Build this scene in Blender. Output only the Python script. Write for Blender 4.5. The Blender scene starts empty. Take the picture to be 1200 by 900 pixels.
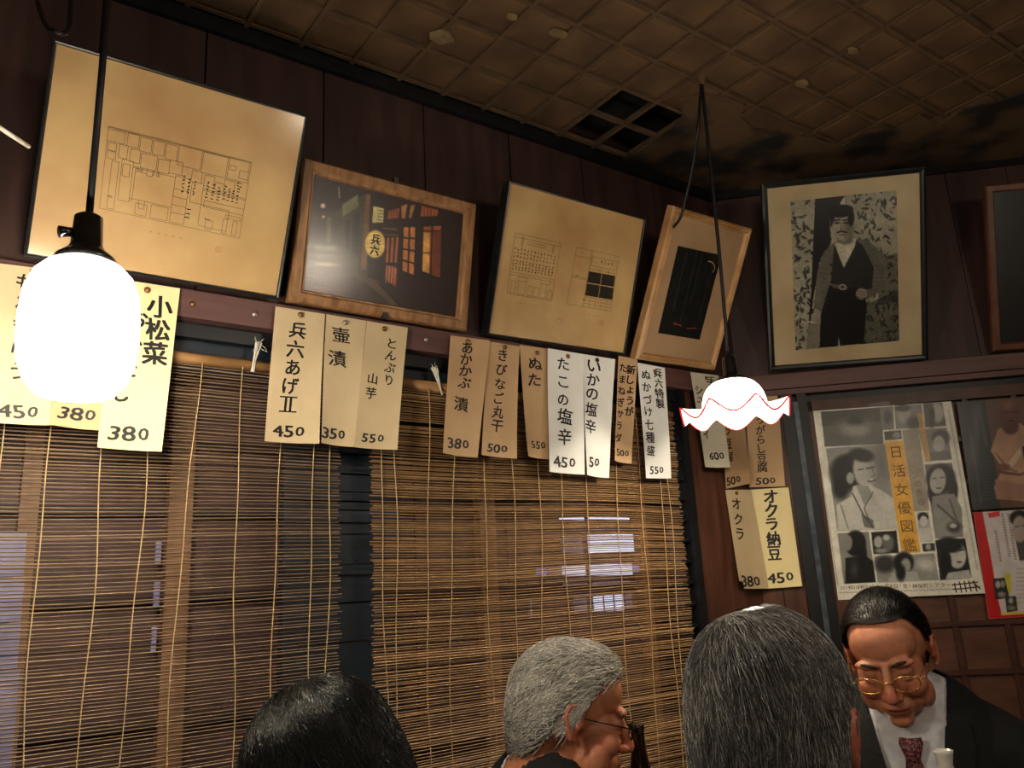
import bpy, math, random
import numpy as np
from mathutils import Vector, Matrix

random.seed(7); RS = np.random.RandomState(11)
C = bpy.context.scene.collection
PI = math.pi

# ------------------------------------------------------------------ camera
CAM = np.array([0.0, 0.0, 1.2])
R = np.array([[0.8156498, -0.1044489, -0.5690394],
              [-0.5762448, -0.2343054, -0.7829705],
              [-0.0515486, 0.9665358, -0.2512993]])      # camera axes -> world
cd = bpy.data.cameras.new('camera'); cam = bpy.data.objects.new('camera', cd); C.objects.link(cam)
cd.sensor_width = 36; cd.lens = 36 * 975 / 1200; cd.clip_start = 0.02
cam.matrix_world = Matrix([[*R[0], CAM[0]], [*R[1], CAM[1]], [*R[2], CAM[2]], [0, 0, 0, 1]])
bpy.context.scene.camera = cam

# ------------------------------------------------------------------ world, lights, exposure
w = bpy.data.worlds.new('world'); bpy.context.scene.world = w; w.use_nodes = True
w.node_tree.nodes['Background'].inputs[0].default_value = (0.30, 0.38, 0.55, 1)
w.node_tree.nodes['Background'].inputs[1].default_value = 0.05
vs = bpy.context.scene.view_settings
vs.view_transform = 'Standard'; vs.look = 'None'; vs.gamma = 1; vs.use_curve_mapping = False
vs.exposure = 0.25

def point(name, loc, power, col, rad=0.06):
    l = bpy.data.lights.new(name, 'POINT'); l.energy = power; l.color = col; l.shadow_soft_size = rad
    o = bpy.data.objects.new(name, l); C.objects.link(o); o.location = loc; return o
WARM = (1.0, 0.72, 0.42)
point('room_lamp_light', (-0.55, -0.75, 1.90), 9.0, (1.0, .85, .66), .10)
point('room_lamp_light', (1.35, -0.55, 1.90), 11.0, (1.0, .84, .65), .10)
point('room_lamp_light', (0.85, 0.35, 1.95), 5.0, (1.0, .86, .68), .07)

# ------------------------------------------------------------------ helpers
def ray(px, py):
    d = R @ np.array([px - 600, 450 - py, -975.0]); return d / np.linalg.norm(d)
def pos(px, py, dist): return CAM + ray(px, py) * dist
def onz(px, py, z):
    d = ray(px, py); return CAM + d * (z - CAM[2]) / d[2]
def proj(P):
    d = R.T @ (np.array(P) - CAM); return 600 + 975 * d[0] / -d[2], 450 - 975 * d[1] / -d[2], -d[2]
class Plane:
    def __init__(s, base, ang):
        s.b = np.array(base, float); s.d = np.array([math.cos(ang), math.sin(ang), 0]); n = np.array([s.d[1], -s.d[0], 0])
        s.n = n if n @ (CAM - s.b) > 0 else -n; s.ang = ang
    def pt(s, u, z, off=0): p = s.b + s.d * u + s.n * off; return np.array([p[0], p[1], z])
    def uz(s, px, py, off=0):
        r = ray(px, py); t = (s.n @ (s.b + s.n * off - CAM)) / (s.n @ r); q = CAM + r * t
        return s.d @ (q - s.b), q[2]
WY = 1.565; H = 2.42
A = Plane((0, WY, 0), 0.0)
CX = 1.976
B = Plane((CX, WY, 0), math.radians(-44.6))

org = {}
def link(o, parent=None, base=None):
    C.objects.link(o)
    if parent is not None:
        o.parent = parent; org[o.name] = org[parent.name]
    return o
def tag(o, label=None, cat=None, group=None, kind=None):
    if label: o['label'] = label
    if cat: o['category'] = cat
    if group: o['group'] = group
    if kind: o['kind'] = kind
    return o
def empty(name, loc, label=None, cat=None, group=None, kind=None):
    o = bpy.data.objects.new(name, None); C.objects.link(o); o.location = tuple(loc); o.empty_display_size = .05
    org[o.name] = np.array(loc, float); return tag(o, label, cat, group, kind)
def obj(name, V, F, m, parent=None, smooth=False, base=None, col=None, kind=None):
    """V in world coordinates; stored relative to the parent's (or own) origin."""
    V = np.asarray(V, float).reshape(-1, 3)
    o0 = org[parent.name] if parent is not None else (np.array(base, float) if base is not None else np.zeros(3))
    me = bpy.data.meshes.new(name)
    me.from_pydata((V - o0).tolist(), [], [tuple(int(i) for i in f) for f in F]); 
    if smooth: me.polygons.foreach_set('use_smooth', [True] * len(me.polygons))
    if col is not None:
        a = me.color_attributes.new('Col', 'FLOAT_COLOR', 'POINT')
        c = np.ones((len(V), 4)); c[:, :3] = col; a.data.foreach_set('color', c.ravel())
    if m is not None:
        for x in (m if isinstance(m, list) else [m]): me.materials.append(x)
    me.update()
    o = bpy.data.objects.new(name, me); C.objects.link(o)
    if parent is not None: o.parent = parent
    else: o.location = tuple(o0)
    org[o.name] = o0
    if kind: o['kind'] = kind
    return o
class MB:
    def __init__(s): s.V = []; s.F = []; s.C = []
    def add(s, V, F, c=None):
        n = len(s.V); s.V += [tuple(v) for v in V]; s.F += [tuple(i + n for i in f) for f in F]
        if c is not None: s.C += [tuple(c)] * len(V)
        return s
    def box(s, c, ex, ey, ez, col=None):          # centre + three half vectors
        c = np.array(c, float); ex, ey, ez = map(np.array, (ex, ey, ez))
        V = [c + a * ex + b * ey + d * ez for a in (-1, 1) for b in (-1, 1) for d in (-1, 1)]
        F = [(0, 1, 3, 2), (4, 6, 7, 5), (0, 4, 5, 1), (2, 3, 7, 6), (0, 2, 6, 4), (1, 5, 7, 3)]
        if np.dot(np.cross(ex, ey), ez) < 0: F = [f[::-1] for f in F]
        return s.add(V, F, col)
    def pbox(s, pl, u0, u1, z0, z1, o0, o1, col=None):
        return s.box(pl.pt((u0 + u1) / 2, (z0 + z1) / 2, (o0 + o1) / 2), pl.d * (u1 - u0) / 2, pl.n * (o1 - o0) / 2, np.array([0, 0, (z1 - z0) / 2]), col)
    def tube(s, P, r, n=8, col=None, cap=True):
        P = np.array(P, float); k = len(P); r = np.broadcast_to(r, (k,))
        T = np.gradient(P, axis=0); T /= np.linalg.norm(T, axis=1)[:, None] + 1e-12
        up = np.array([0, 0, 1.0]) if abs(T[0][2]) < .9 else np.array([1.0, 0, 0])
        V = []
        x = np.cross(up, T[0]); x /= np.linalg.norm(x)
        for i in range(k):
            x = x - T[i] * (x @ T[i]); x /= np.linalg.norm(x) + 1e-12; y = np.cross(T[i], x)
            for j in range(n):
                a = 2 * PI * j / n; V.append(P[i] + r[i] * (math.cos(a) * x + math.sin(a) * y))
        F = [(i * n + j, i * n + (j + 1) % n, (i + 1) * n + (j + 1) % n, (i + 1) * n + j) for i in range(k - 1) for j in range(n)]
        if cap: F += [tuple(range(n))[::-1], tuple((k - 1) * n + j for j in range(n))]
        return s.add(V, F, col)
    def lathe(s, c, prof, n=32, axis=None, col=None, wave=None):
        c = np.array(c, float); V = []
        for (r, z) in prof:
            for j in range(n):
                a = 2 * PI * j / n; V.append(c + np.array([r * math.cos(a), r * math.sin(a), z]))
        k = len(prof)
        F = [(i * n + j, i * n + (j + 1) % n, (i + 1) * n + (j + 1) % n, (i + 1) * n + j) for i in range(k - 1) for j in range(n)]
        return s.add(V, F, col)
    def ell(s, c, r, M=None, nu=16, nv=10, col=None):
        c = np.array(c, float); r = np.broadcast_to(np.array(r, float), (3,)); M = np.eye(3) if M is None else M
        V = [c + M @ (r * np.array([0, 0, 1.0]))]
        for i in range(1, nv):
            t = PI * i / nv
            for j in range(nu):
                a = 2 * PI * j / nu; V.append(c + M @ (r * np.array([math.sin(t) * math.cos(a), math.sin(t) * math.sin(a), math.cos(t)])))
        V.append(c + M @ (r * np.array([0, 0, -1.0]))); L = len(V) - 1
        F = [(0, 1 + j, 1 + (j + 1) % nu) for j in range(nu)]
        F += [(1 + i * nu + j, 1 + (i + 1) * nu + j, 1 + (i + 1) * nu + (j + 1) % nu, 1 + i * nu + (j + 1) % nu) for i in range(nv - 2) for j in range(nu)]
        F += [(L, 1 + (nv - 2) * nu + (j + 1) % nu, 1 + (nv - 2) * nu + j) for j in range(nu)]
        return s.add(V, F, col)
    def build(s, name, m, parent=None, **k):
        if s.C and len(s.C) == len(s.V): k['col'] = np.array(s.C)
        return obj(name, s.V, s.F, m, parent, **k)

def lin(c):
    c = np.array(c, float); return np.where(c <= .04045, c / 12.92, ((c + .055) / 1.055) ** 2.4)
def mat(name, c1, c2=None, scale=12, rough=.6, metal=0, bump=0, vcol=False, emit=None, stretch=(1, 1, 1), coat=0, spec=.5, alpha=None, sss=0, trans=0, detail=6, lo=.35, hi=.65):
    m = bpy.data.materials.new(name); m.use_nodes = True; nt = m.node_tree; N = nt.nodes; L = nt.links
    p = N['Principled BSDF']; p.inputs['Roughness'].default_value = rough; p.inputs['Metallic'].default_value = metal
    p.inputs['Coat Weight'].default_value = coat; p.inputs['Specular IOR Level'].default_value = spec
    if sss: p.inputs['Subsurface Weight'].default_value = sss; p.inputs['Subsurface Radius'].default_value = (.01, .004, .002)
    if trans: p.inputs['Transmission Weight'].default_value = trans
    if alpha is not None: p.inputs['Alpha'].default_value = alpha
    tc = N.new('ShaderNodeTexCoord'); mp = N.new('ShaderNodeMapping'); mp.inputs['Scale'].default_value = stretch
    L.new(tc.outputs['Object'], mp.inputs['Vector'])
    nz = N.new('ShaderNodeTexNoise'); nz.inputs['Scale'].default_value = scale; nz.inputs['Detail'].default_value = detail
    L.new(mp.outputs[0], nz.inputs['Vector'])
    c2 = c1 if c2 is None else c2
    rp = N.new('ShaderNodeValToRGB'); rp.color_ramp.elements[0].position = lo; rp.color_ramp.elements[1].position = hi
    rp.color_ramp.elements[0].color = (*lin(c1), 1); rp.color_ramp.elements[1].color = (*lin(c2), 1)
    L.new(nz.outputs['Fac'], rp.inputs['Fac']); out = rp.outputs['Color']
    if vcol:
        at = N.new('ShaderNodeAttribute'); at.attribute_name = 'Col'; mx = N.new('ShaderNodeMix'); mx.data_type = 'RGBA'; mx.blend_type = 'MULTIPLY'
        mx.inputs['Factor'].default_value = 1; L.new(out, mx.inputs['A']); L.new(at.outputs['Color'], mx.inputs['B']); out = mx.outputs['Result']
    L.new(out, p.inputs['Base Color'])
    if emit: p.inputs['Emission Color'].default_value = (*lin(emit[0]), 1); p.inputs['Emission Strength'].default_value = emit[1]
    if bump:
        b = N.new('ShaderNodeBump'); b.inputs['Strength'].default_value = bump; b.inputs['Distance'].default_value = .003
        L.new(nz.outputs['Fac'], b.inputs['Height']); L.new(b.outputs[0], p.inputs['Normal'])
    return m

m_board = mat('dark_board', (.20, .125, .115), (.27, .175, .155), 9, .55, stretch=(3, 3, .4), bump=.15)
m_beam = mat('beam_wood', (.34, .225, .22), (.42, .29, .27), 10, .45, stretch=(.4, .4, 4), bump=.15)
m_black = mat('black_paint', (.06, .063, .075), (.09, .093, .105), 20, .4, bump=.1)
m_navy = mat('navy_paint', (.08, .115, .16), (.11, .15, .195), 14, .5, bump=.1)
m_highlight = mat('grey_post_highlight', (.26, .29, .33), (.38, .42, .46), 30, .35, metal=.4)  # bluish grey that paints the highlight on the black post
m_plank = mat('red_brown_wood', (.27, .165, .125), (.38, .245, .18), 10, .35, stretch=(4, 4, .5), bump=.2, coat=.15)
m_lat = mat('lattice_wood', (.24, .14, .11), (.32, .19, .15), 10, .4, stretch=(2, 2, 2), bump=.15)
m_pan = mat('panel_wood', (.30, .185, .14), (.40, .26, .19), 9, .45, stretch=(1, 1, 5), bump=.2)
m_tile = mat('ceiling_tile_board', (.26, .185, .115), (.42, .31, .195), 6, .8, bump=.35, lo=.3, hi=.7)
m_batten = mat('ceiling_batten_wood', (.30, .225, .15), (.38, .285, .19), 15, .8, bump=.2)
m_patch = mat('ceiling_bare_board', (.12, .09, .065), (.36, .27, .175), 5, .85, bump=.5, detail=9, lo=.42, hi=.56)
m_scar = mat('bare_plaster_scar', (.40, .33, .22), (.55, .46, .32), 25, .85)
m_slab = mat('ceiling_void', (.06, .05, .045), (.09, .075, .06), 8, .9)
m_floor = mat('floor_concrete', (.22, .2, .18), (.3, .27, .24), 5, .7)
m_room = mat('room_wall_brown', (.30, .22, .17), (.38, .28, .22), 4, .7)
m_cord = mat('black_cord', (.05, .05, .06), (.08, .08, .09), 60, .45)
m_bake = mat('black_bakelite', (.04, .04, .045), (.07, .07, .075), 40, .22, coat=.5)
m_blackframe = mat('black_lacquer_frame', (.07, .08, .085), (.12, .13, .13), 30, .35, bump=.05)
m_oak = mat('oak_frame', (.50, .35, .22), (.66, .49, .33), 14, .45, stretch=(5, 5, 1), bump=.15)
m_pine = mat('gilt_pine_frame', (.62, .45, .27), (.76, .59, .39), 14, .4, stretch=(1, 1, 1), bump=.1)
m_brownframe = mat('brown_frame', (.36, .22, .15), (.46, .29, .2), 14, .4, bump=.1)
m_paper_plan = mat('yellowed_paper', (.70, .54, .345), (.82, .69, .47), 5, .55, detail=8, lo=.3, hi=.62)
m_paper_mat = mat('aged_mount', (.70, .61, .46), (.80, .72, .57), 5, .7, detail=7)
m_paper_mat2 = mat('beige_mount', (.66, .53, .39), (.74, .61, .46), 5, .7, detail=7)
m_ink = mat('ink', (.05, .05, .055), (.08, .075, .07), 50, .6)
m_pencil = mat('plan_ink_line', (.36, .29, .17), (.44, .36, .22), 50, .7)
m_orangeink = mat('stamp_ink', (.70, .42, .25), (.75, .5, .3), 50, .7)
m_redink = mat('red_print', (.50, .16, .12), (.55, .2, .14), 50, .6)
m_print = mat('print_paper', (1, 1, 1), (.94, .94, .94), 40, .45, vcol=True)
m_gloss = mat('glossy_print', (1, 1, 1), (.96, .96, .96), 20, .35, vcol=True)
m_glassy = None
def glass(name, rough=.03, tint=(1, 1, 1)):
    m = bpy.data.materials.new(name); m.use_nodes = True; N = m.node_tree.nodes; L = m.node_tree.links; N.clear()
    o = N.new('ShaderNodeOutputMaterial'); t = N.new('ShaderNodeBsdfTransparent'); t.inputs[0].default_value = (*tint, 1)
    g = N.new('ShaderNodeBsdfGlossy'); g.inputs['Roughness'].default_value = rough; f = N.new('ShaderNodeFresnel'); f.inputs[0].default_value = 1.45
    nz = N.new('ShaderNodeTexNoise'); nz.inputs['Scale'].default_value = 9
    mr = N.new('ShaderNodeMath'); mr.operation = 'MULTIPLY_ADD'; mr.inputs[1].default_value = .06; mr.inputs[2].default_value = rough
    L.new(nz.outputs['Fac'], mr.inputs[0]); L.new(mr.outputs[0], g.inputs['Roughness'])
    x = N.new('ShaderNodeMixShader'); ge = N.new('ShaderNodeNewGeometry'); ib = N.new('ShaderNodeMath'); ib.operation = 'SUBTRACT'; ib.inputs[0].default_value = 1; L.new(ge.outputs['Backfacing'], ib.inputs[1])
    mu = N.new('ShaderNodeMath'); mu.operation = 'MULTIPLY'; L.new(f.outputs[0], mu.inputs[0]); L.new(ib.outputs[0], mu.inputs[1]); L.new(mu.outputs[0], x.inputs[0]); L.new(t.outputs[0], x.inputs[1]); L.new(g.outputs[0], x.inputs[2]); L.new(x.outputs[0], o.inputs[0]); return m
m_glass = glass('picture_glass', .13)
m_lens = glass('spectacle_lens', .02)
m_sheet = glass('clear_plastic_tape', .12)
m_bamboo = mat('bamboo_slats', (.82, .82, .82), (1, 1, 1), 30, .5, vcol=True, stretch=(1, 6, 6))
m_cordtan = mat('blind_cord', (.72, .60, .42), (.80, .69, .5), 60, .8)
m_bbar = mat('bamboo_bar', (.58, .42, .26), (.70, .53, .34), 12, .5, stretch=(1, 4, 4))
m_white_string = mat('white_string', (.82, .80, .74), (.92, .9, .85), 60, .8)
m_tack = mat('copper_tack', (.50, .33, .20), (.60, .42, .27), 40, .35, metal=.6)
m_tacks = mat('steel_tack', (.62, .56, .52), (.75, .70, .66), 40, .3, metal=.7)
m_tackb = mat('black_tack', (.04, .04, .04), (.07, .07, .07), 40, .3)

# ------------------------------------------------------------------ the room
def struct(o): o['kind'] = 'structure'; return o
fl = MB().box((1, -.8, -.05), (3.2, 0, 0), (0, 2.6, 0), (0, 0, .05)).build('floor', m_floor); struct(fl)
wb = MB().box((1, -3.25, 1.2), (3.2, 0, 0), (0, .05, 0), (0, 0, 1.3)).build('wall_behind', m_room); struct(wb)
ws = MB().box((-2.05, -.8, 1.2), (.05, 0, 0), (0, 2.45, 0), (0, 0, 1.3)).build('wall_side', m_room); struct(ws)
wr = MB().box((4.05, -1.8, 1.2), (.05, 0, 0), (0, 1.5, 0), (0, 0, 1.3)).build('wall_far', m_room); struct(wr)

# wall A (left) : body behind, boards in front
WA = empty('wall_left', (0, WY, 0), kind='structure')
MB().pbox(A, -2.0, CX + .14, 0, 2.55, -.34, -.30).build('backing', m_board, WA)
MB().pbox(A, -2.0, CX + .05, 1.80, 2.5, -.10, -.012).build('core', m_board, WA)
js = [-2.0, -1.6, -1.3, -1.0, -.78, -.56, -.34, -.12] + [A.uz(*p)[0] for p in [(112, 120), (240, 92), (379, 165), (497, 165), (598, 195), (682, 205), (765, 225)]] + [CX + .006]
print('joints', [round(j, 3) for j in js])
for a, b in zip(js[:-1], js[1:]):
    MB().pbox(A, a + .002, b - .002, 1.80, 2.42, -.012, 0 + RS.uniform(-.0015, .0015)).build('board', m_board, WA)
MB().pbox(A, -2.0, CX - .01, 2.385, 2.42, 0, .016).build('cornice', m_black, WA)
MB().pbox(A, -2.0, CX - .012, 1.745, 1.80, -.05, .022).build('beam', m_beam, WA)
MB().pbox(A, -2.0, 1.73, 1.715, 1.745, -.05, -.004).build('lintel', m_black, WA)
MB().pbox(A, -2.0, 1.70, 1.655, 1.715, -.06, -.025).build('lintel', m_navy, WA)
# corner planks under the beam on wall A
for a, b in [(1.722, 1.835), (1.837, CX + .004)]:
    MB().pbox(A, a, b, .0, 1.745, -.05, -.002 - .001 * (a > 1.8)).build('plank', m_plank, WA)
MB().pbox(A, 1.698, 1.721, 0, 1.745, -.06, .014).build('door_post', m_black, WA)

# notched shutter rail beside the right-hand blind
RL = empty('trim_1', A.pt(1.68, 0), kind='structure')
MB().pbox(A, 1.668, 1.697, 0, 1.73, -.05, -.018).build('rail', m_black, RL)
for k in range(22):
    z = 1.66 - .0548 * k
    MB().pbox(A, 1.655, 1.694, z - .004, z + .004, -.018, .002).build('bracket', m_black, RL)
    MB().ell(A.pt(1.690, z - .020, -.016), .003, nu=8, nv=5).build('screw', m_tacks, RL)

# navy post in the gap between the blinds, seams as separate panels
NP = empty('trim_2', A.pt(.725, 0), kind='structure')
zz = [0, .5, .85, 1.02, 1.138, 1.214, 1.268, 1.290, 1.352, 1.375, 1.402, 1.42, 1.44, 1.478, 1.52, 1.60, 1.715]
for i, (a, b) in enumerate(zip(zz[:-1], zz[1:])):
    off = [-.050, -.050, -.052, -.050, -.052, -.054, -.044, -.058, -.062, -.055, -.060, -.054, -.060, -.056, -.05, -.052][i]
    MB().pbox(A, .60, .86, a, b - .0035, -.08, off).build('panel', m_navy, NP)

# window behind the blinds: timber lattice in front of the shutters
m_wood_in = mat('shutter_wood', (.29, .21, .215), (.38, .28, .27), 8, .6, stretch=(3, 3, .5), bump=.1)
m_post_in = mat('pale_window_post', (.52, .38, .27), (.62, .46, .33), 9, .55, stretch=(4, 4, .5))
m_rail_in = mat('dark_window_rail', (.15, .11, .11), (.2, .15, .14), 9, .6)
m_day = mat('daylit_frosted_glass', (.75, .8, .9), (.85, .88, .95), 20, .4, emit=((.80, .86, 1.0), .75))
m_dayb = mat('dim_daylit_glass', (.5, .5, .65), (.6, .6, .75), 20, .4, emit=((.50, .50, .68), .055))
m_dayv = mat('violet_daylit_glass', (.4, .4, .8), (.5, .5, .9), 20, .4, emit=((.42, .45, .95), .45))
WN = empty('window_1', A.pt(1.2, .3, -.2), kind='structure')
OD = -.16
for k in range(14):
    u = -1.9 + k * .26
    MB().pbox(A, u, u + .257, .3, 1.72, OD - .03, OD - .012 + RS.uniform(-.002, .002)).build('shutter_board', m_wood_in, WN)
for px, wd in [(210, .045), (573, .045), (30, .03), (755, .03)]:
    u, _ = A.uz(px, 640, OD + .02)
    MB().pbox(A, u - wd / 2, u + wd / 2, .3, 1.70, OD - .01, OD + .02).build('window_post', m_post_in, WN)
for px, py in [(200, 520), (200, 600), (200, 700), (200, 845)]:
    u, z = A.uz(px, py, OD); MB().pbox(A, -1.9, .66, z - .008, z + .008, OD - .01, OD + .012).build('window_rail', m_rail_in, WN)
for px, py in [(600, 560), (600, 600), (600, 690), (600, 770), (600, 860)]:
    u, z = A.uz(px, py, OD); MB().pbox(A, .80, 1.69, z - .006, z + .006, OD - .01, OD + .010).build('window_rail', m_rail_in, WN)
def pane(x0, x1, y0, y1, m):
    ua, za = A.uz(x0, y0, OD + .02); ub, zb = A.uz(x1, y1, OD + .02)
    MB().pbox(A, ua, ub, zb, za, OD + .016, OD + .022).build('pane', m, WN)
for a in [(656, 684, 606, 609.5, m_day), (690, 737, 606, 609.5, m_day), (657, 683, 627, 648, m_dayb), (689, 743, 626, 647.5, m_day),
          (629, 640, 666, 674, m_dayv), (643, 657, 666, 673, m_dayb), (659, 686, 663, 674, m_day), (691, 741, 662, 673, m_day), (742, 749, 663, 671, m_dayv),
          (660, 688, 683, 685.5, m_dayb), (694, 738, 682, 684.5, m_dayb), (672, 688, 699, 718, m_dayb), (696, 707, 698, 717, m_day), (709, 719, 698, 716, m_day), (721, 731, 697, 715, m_day), (733, 741, 696, 713, m_dayb),
          (620, 624, 703, 725, m_dayb), (183, 188, 634, 660, m_dayb), (181, 186, 680, 712, m_dayb), (178, 182, 735, 765, m_dayb), (-20, 27, 625, 675, m_dayb), (-20, 24, 680, 728, m_dayb), (-20, 20, 733, 782, m_dayb), (-20, 13, 788, 900, m_dayb)]: pane(*a)

# wall B (right)
WB = empty('wall_right', B.pt(0, 0), kind='structure')
MB().pbox(B, -.10, 2.9, 0, 2.5, -.10, -.014).build('backing', m_board, WB)
jb = [-.006, .245] + [B.uz(*p)[0] for p in [(1112, 230)]] + [.86, 1.1, 1.34, 1.58, 1.82, 2.06, 2.3, 2.54, 2.8]
for a, b in zip(jb[:-1], jb[1:]):
    MB().pbox(B, a + .001, b - .001, 1.80, 2.42, -.014, 0).build('board', m_board, WB)
MB().pbox(B, .0, 2.8, 2.395, 2.42, 0, .014).build('cornice', m_black, WB)
MB().pbox(B, -.004, 2.8, 1.762, 1.806, -.014, .024).build('beam', m_beam, WB)
MB().pbox(B, -.004, 2.8, 1.744, 1.760, -.014, .018).build('beam', m_beam, WB)
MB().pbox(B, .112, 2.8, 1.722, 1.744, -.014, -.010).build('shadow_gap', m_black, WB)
MB().pbox(B, .20, 2.8, 1.690, 1.722, -.014, .004).build('rail', m_lat, WB)
MB().pbox(B, -.004, .052, 0, 1.744, -.014, -.001).build('plank', m_plank, WB)
MB().pbox(B, .054, .112, 0, 1.744, -.014, 0).build('plank', m_plank, WB)
MB().pbox(B, .112, .146, 0, 1.744, -.014, .016).build('post', m_black, WB)
MB().pbox(B, .146, .160, 0, 1.72, -.014, .019).build('highlight_strip', m_highlight, WB)  # grey metallic strip stands in for the highlight running down the post
MB().pbox(B, .160, .186, 0, 1.744, -.014, .013).build('post', m_black, WB)
# lattice door with sunken panels
DR = empty('door_1', B.pt(.19, 0), kind='structure')
MB().pbox(B, .186, .222, 0, 1.69, -.012, .006).build('stile', m_plank, DR)
us = [.222] + [.226 + .131 * k for k in range(1, 15)]; zs = [1.69, 1.577, 1.452, 1.327, 1.202, 1.077, .952, .827, .702, .577, .452, .327, .2]
for i, u in enumerate(us[1:]):
    MB().pbox(B, u - .007, u + .007, .2, 1.69, -.006, .002).build('muntin', m_lat, DR)
for z in zs[1:-1]:
    MB().pbox(B, .222, 2.05, z - .007, z + .007, -.006, .004).build('muntin', m_lat, DR)
for i in range(len(us) - 1):
    for j in range(len(zs) - 1):
        MB().pbox(B, us[i] + .007, us[i + 1] - .007, zs[j + 1] + .007, zs[j] - .007, -.013, -.006).build('wood_panel', m_pan, DR)

# ceiling: slab, tiles, battens, the four missing tiles
CE = empty('ceiling', (1.4, 1.3, H), kind='structure')
MB().box((1, -.8, 2.56), (3.2, 0, 0), (0, 2.6, 0), (0, 0, .04)).build('slab', m_slab, CE)
S = .122; X0 = 1.3255; Y0 = 1.538
tv = []
def tile_mesh():
    h = S / 2 - .004
    V = [(-h, -h, .004), (h, -h, .004), (h, h, .004), (-h, h, .004)]; g = h - .012
    V += [(-g, -g, 0), (g, -g, 0), (g, g, 0), (-g, g, 0)]
    V += [(-h, -h, .014), (h, -h, .014), (h, h, .014), (-h, h, .014)]
    F = [(4, 7, 6, 5)] + [(i, 4 + i, 4 + (i + 1) % 4, (i + 1) % 4) for i in range(4)] + [(i, (i + 1) % 4, 8 + (i + 1) % 4, 8 + i) for i in range(4)] + [(8, 9, 10, 11)]
    return V, F
TV, TF = tile_mesh(); tm = bpy.data.meshes.new('ceiling_tile'); tm.from_pydata(TV, [], TF); tm.materials.append(m_tile)
cells = []
db_ = B.d; nb_ = B.n
for i in range(-22, 20):
    for j in range(-28, 1):
        x = X0 + (i + .5) * S; y = Y0 + (j - .5) * S
        if i in (0, 1) and j in (0, -1): continue
        if ((np.array([x, y, 0]) - B.b) @ B.n) < .05: continue
        p = proj((x, y, H)); vis = p[2] > 0 and -60 < p[0] < 1260 and -60 < p[1] < 300
        cells.append((not vis, abs(p[0] - 600) if vis else 9e9, x, y))
cells.sort(key=lambda c: (c[0], c[1]))
rest = MB(); nt_ = 0
for k, (nv, _, x, y) in enumerate(cells):
    if not nv and nt_ < 298:
        o = bpy.data.objects.new('tile', tm); C.objects.link(o); o.parent = CE
        o.location = (x - 1.4, y - 1.3, RS.uniform(-.001, .0025)); o.rotation_euler = (RS.uniform(-.012, .012), RS.uniform(-.012, .012), random.choice([0, PI / 2, PI, -PI / 2])); nt_ += 1
    else: rest.add([(x + v[0], y + v[1], H + v[2]) for v in TV], TF)
print('tiles', nt_, 'rest', len(cells) - nt_)
rest.build('tile_field', m_tile, CE, kind='stuff')
for i in range(-22, 20):
    x = X0 + i * S; yb = Y0 + .027
    if x > CX: yb = min(yb, WY - (x - CX) * .98 - .02)
    if x < 3.6 and x > -1.95: MB().box((x, (yb - 2.0) / 2, H + .005), (.0050, 0, 0), (0, (yb + 2.0) / 2, 0), (0, 0, .006)).build('batten', m_batten, CE)
for j in range(-26, 1):
    y = Y0 + j * S; xe = min(3.7, CX + (WY - y) / .98 - .02)
    MB().box(((xe - 1.95) / 2, y, H + .0055), ((xe + 1.95) / 2, 0, 0), (0, .0050, 0), (0, 0, .006)).build('batten', m_batten, CE)
# bare board where the lining has come away near the corner
pp = [(800, 143), (797, 118), (815, 112), (850, 113), (872, 123), (868, 138), (884, 152), (918, 158), (950, 163), (985, 172), (1010, 160), (1050, 152), (1078, 136), (1100, 146), (1130, 128), (1165, 122), (1200, 110), (1240, 100)]
P = [onz(x, y, H - .006) for x, y in pp]
P = [np.array([p[0], p[1], H - .006]) for p in P]
e1 = B.pt(1.05, H - .006, .0); e0 = np.array([CX, WY, H - .006]); eA = np.array([1.572, WY, H - .006])
poly = P + [e1, e0, eA]
n = len(poly); V = poly + [p + np.array([0, 0, .005]) for p in poly]
obj('bare_board', V, [tuple(range(n))[::-1], tuple(range(n, 2 * n))] + [(i, (i + 1) % n, n + (i + 1) % n, n + i) for i in range(n)], m_patch, CE)

# ------------------------------------------------------------------ homography and print painter
def homog(src, dst):
    M_ = []; b = []
    for (x, y), (u, v) in zip(src, dst):
        M_.append([x, y, 1, 0, 0, 0, -u * x, -u * y]); b.append(u); M_.append([0, 0, 0, x, y, 1, -v * x, -v * y]); b.append(v)
    h = np.linalg.solve(np.array(M_, float), np.array(b, float)); return np.append(h, 1).reshape(3, 3)
def happ(Hm, x, y):
    d = Hm[2, 0] * x + Hm[2, 1] * y + Hm[2, 2]; return (Hm[0, 0] * x + Hm[0, 1] * y + Hm[0, 2]) / d, (Hm[1, 0] * x + Hm[1, 1] * y + Hm[1, 2]) / d
UNIT = [(0, 0), (1, 0), (1, 1), (0, 1)]
def vnoise(x, y, seed=0):
    xi = np.floor(x).astype(int); yi = np.floor(y).astype(int); fx = x - xi; fy = y - yi
    fx = fx * fx * (3 - 2 * fx); fy = fy * fy * (3 - 2 * fy)
    def hsh(a, b): 
        v = np.sin(a * 127.1 + b * 311.7 + seed * 74.7) * 43758.5453; return v - np.floor(v)
    return (hsh(xi, yi) * (1 - fx) + hsh(xi + 1, yi) * fx) * (1 - fy) + (hsh(xi, yi + 1) * (1 - fx) + hsh(xi + 1, yi + 1) * fx) * fy
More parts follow.
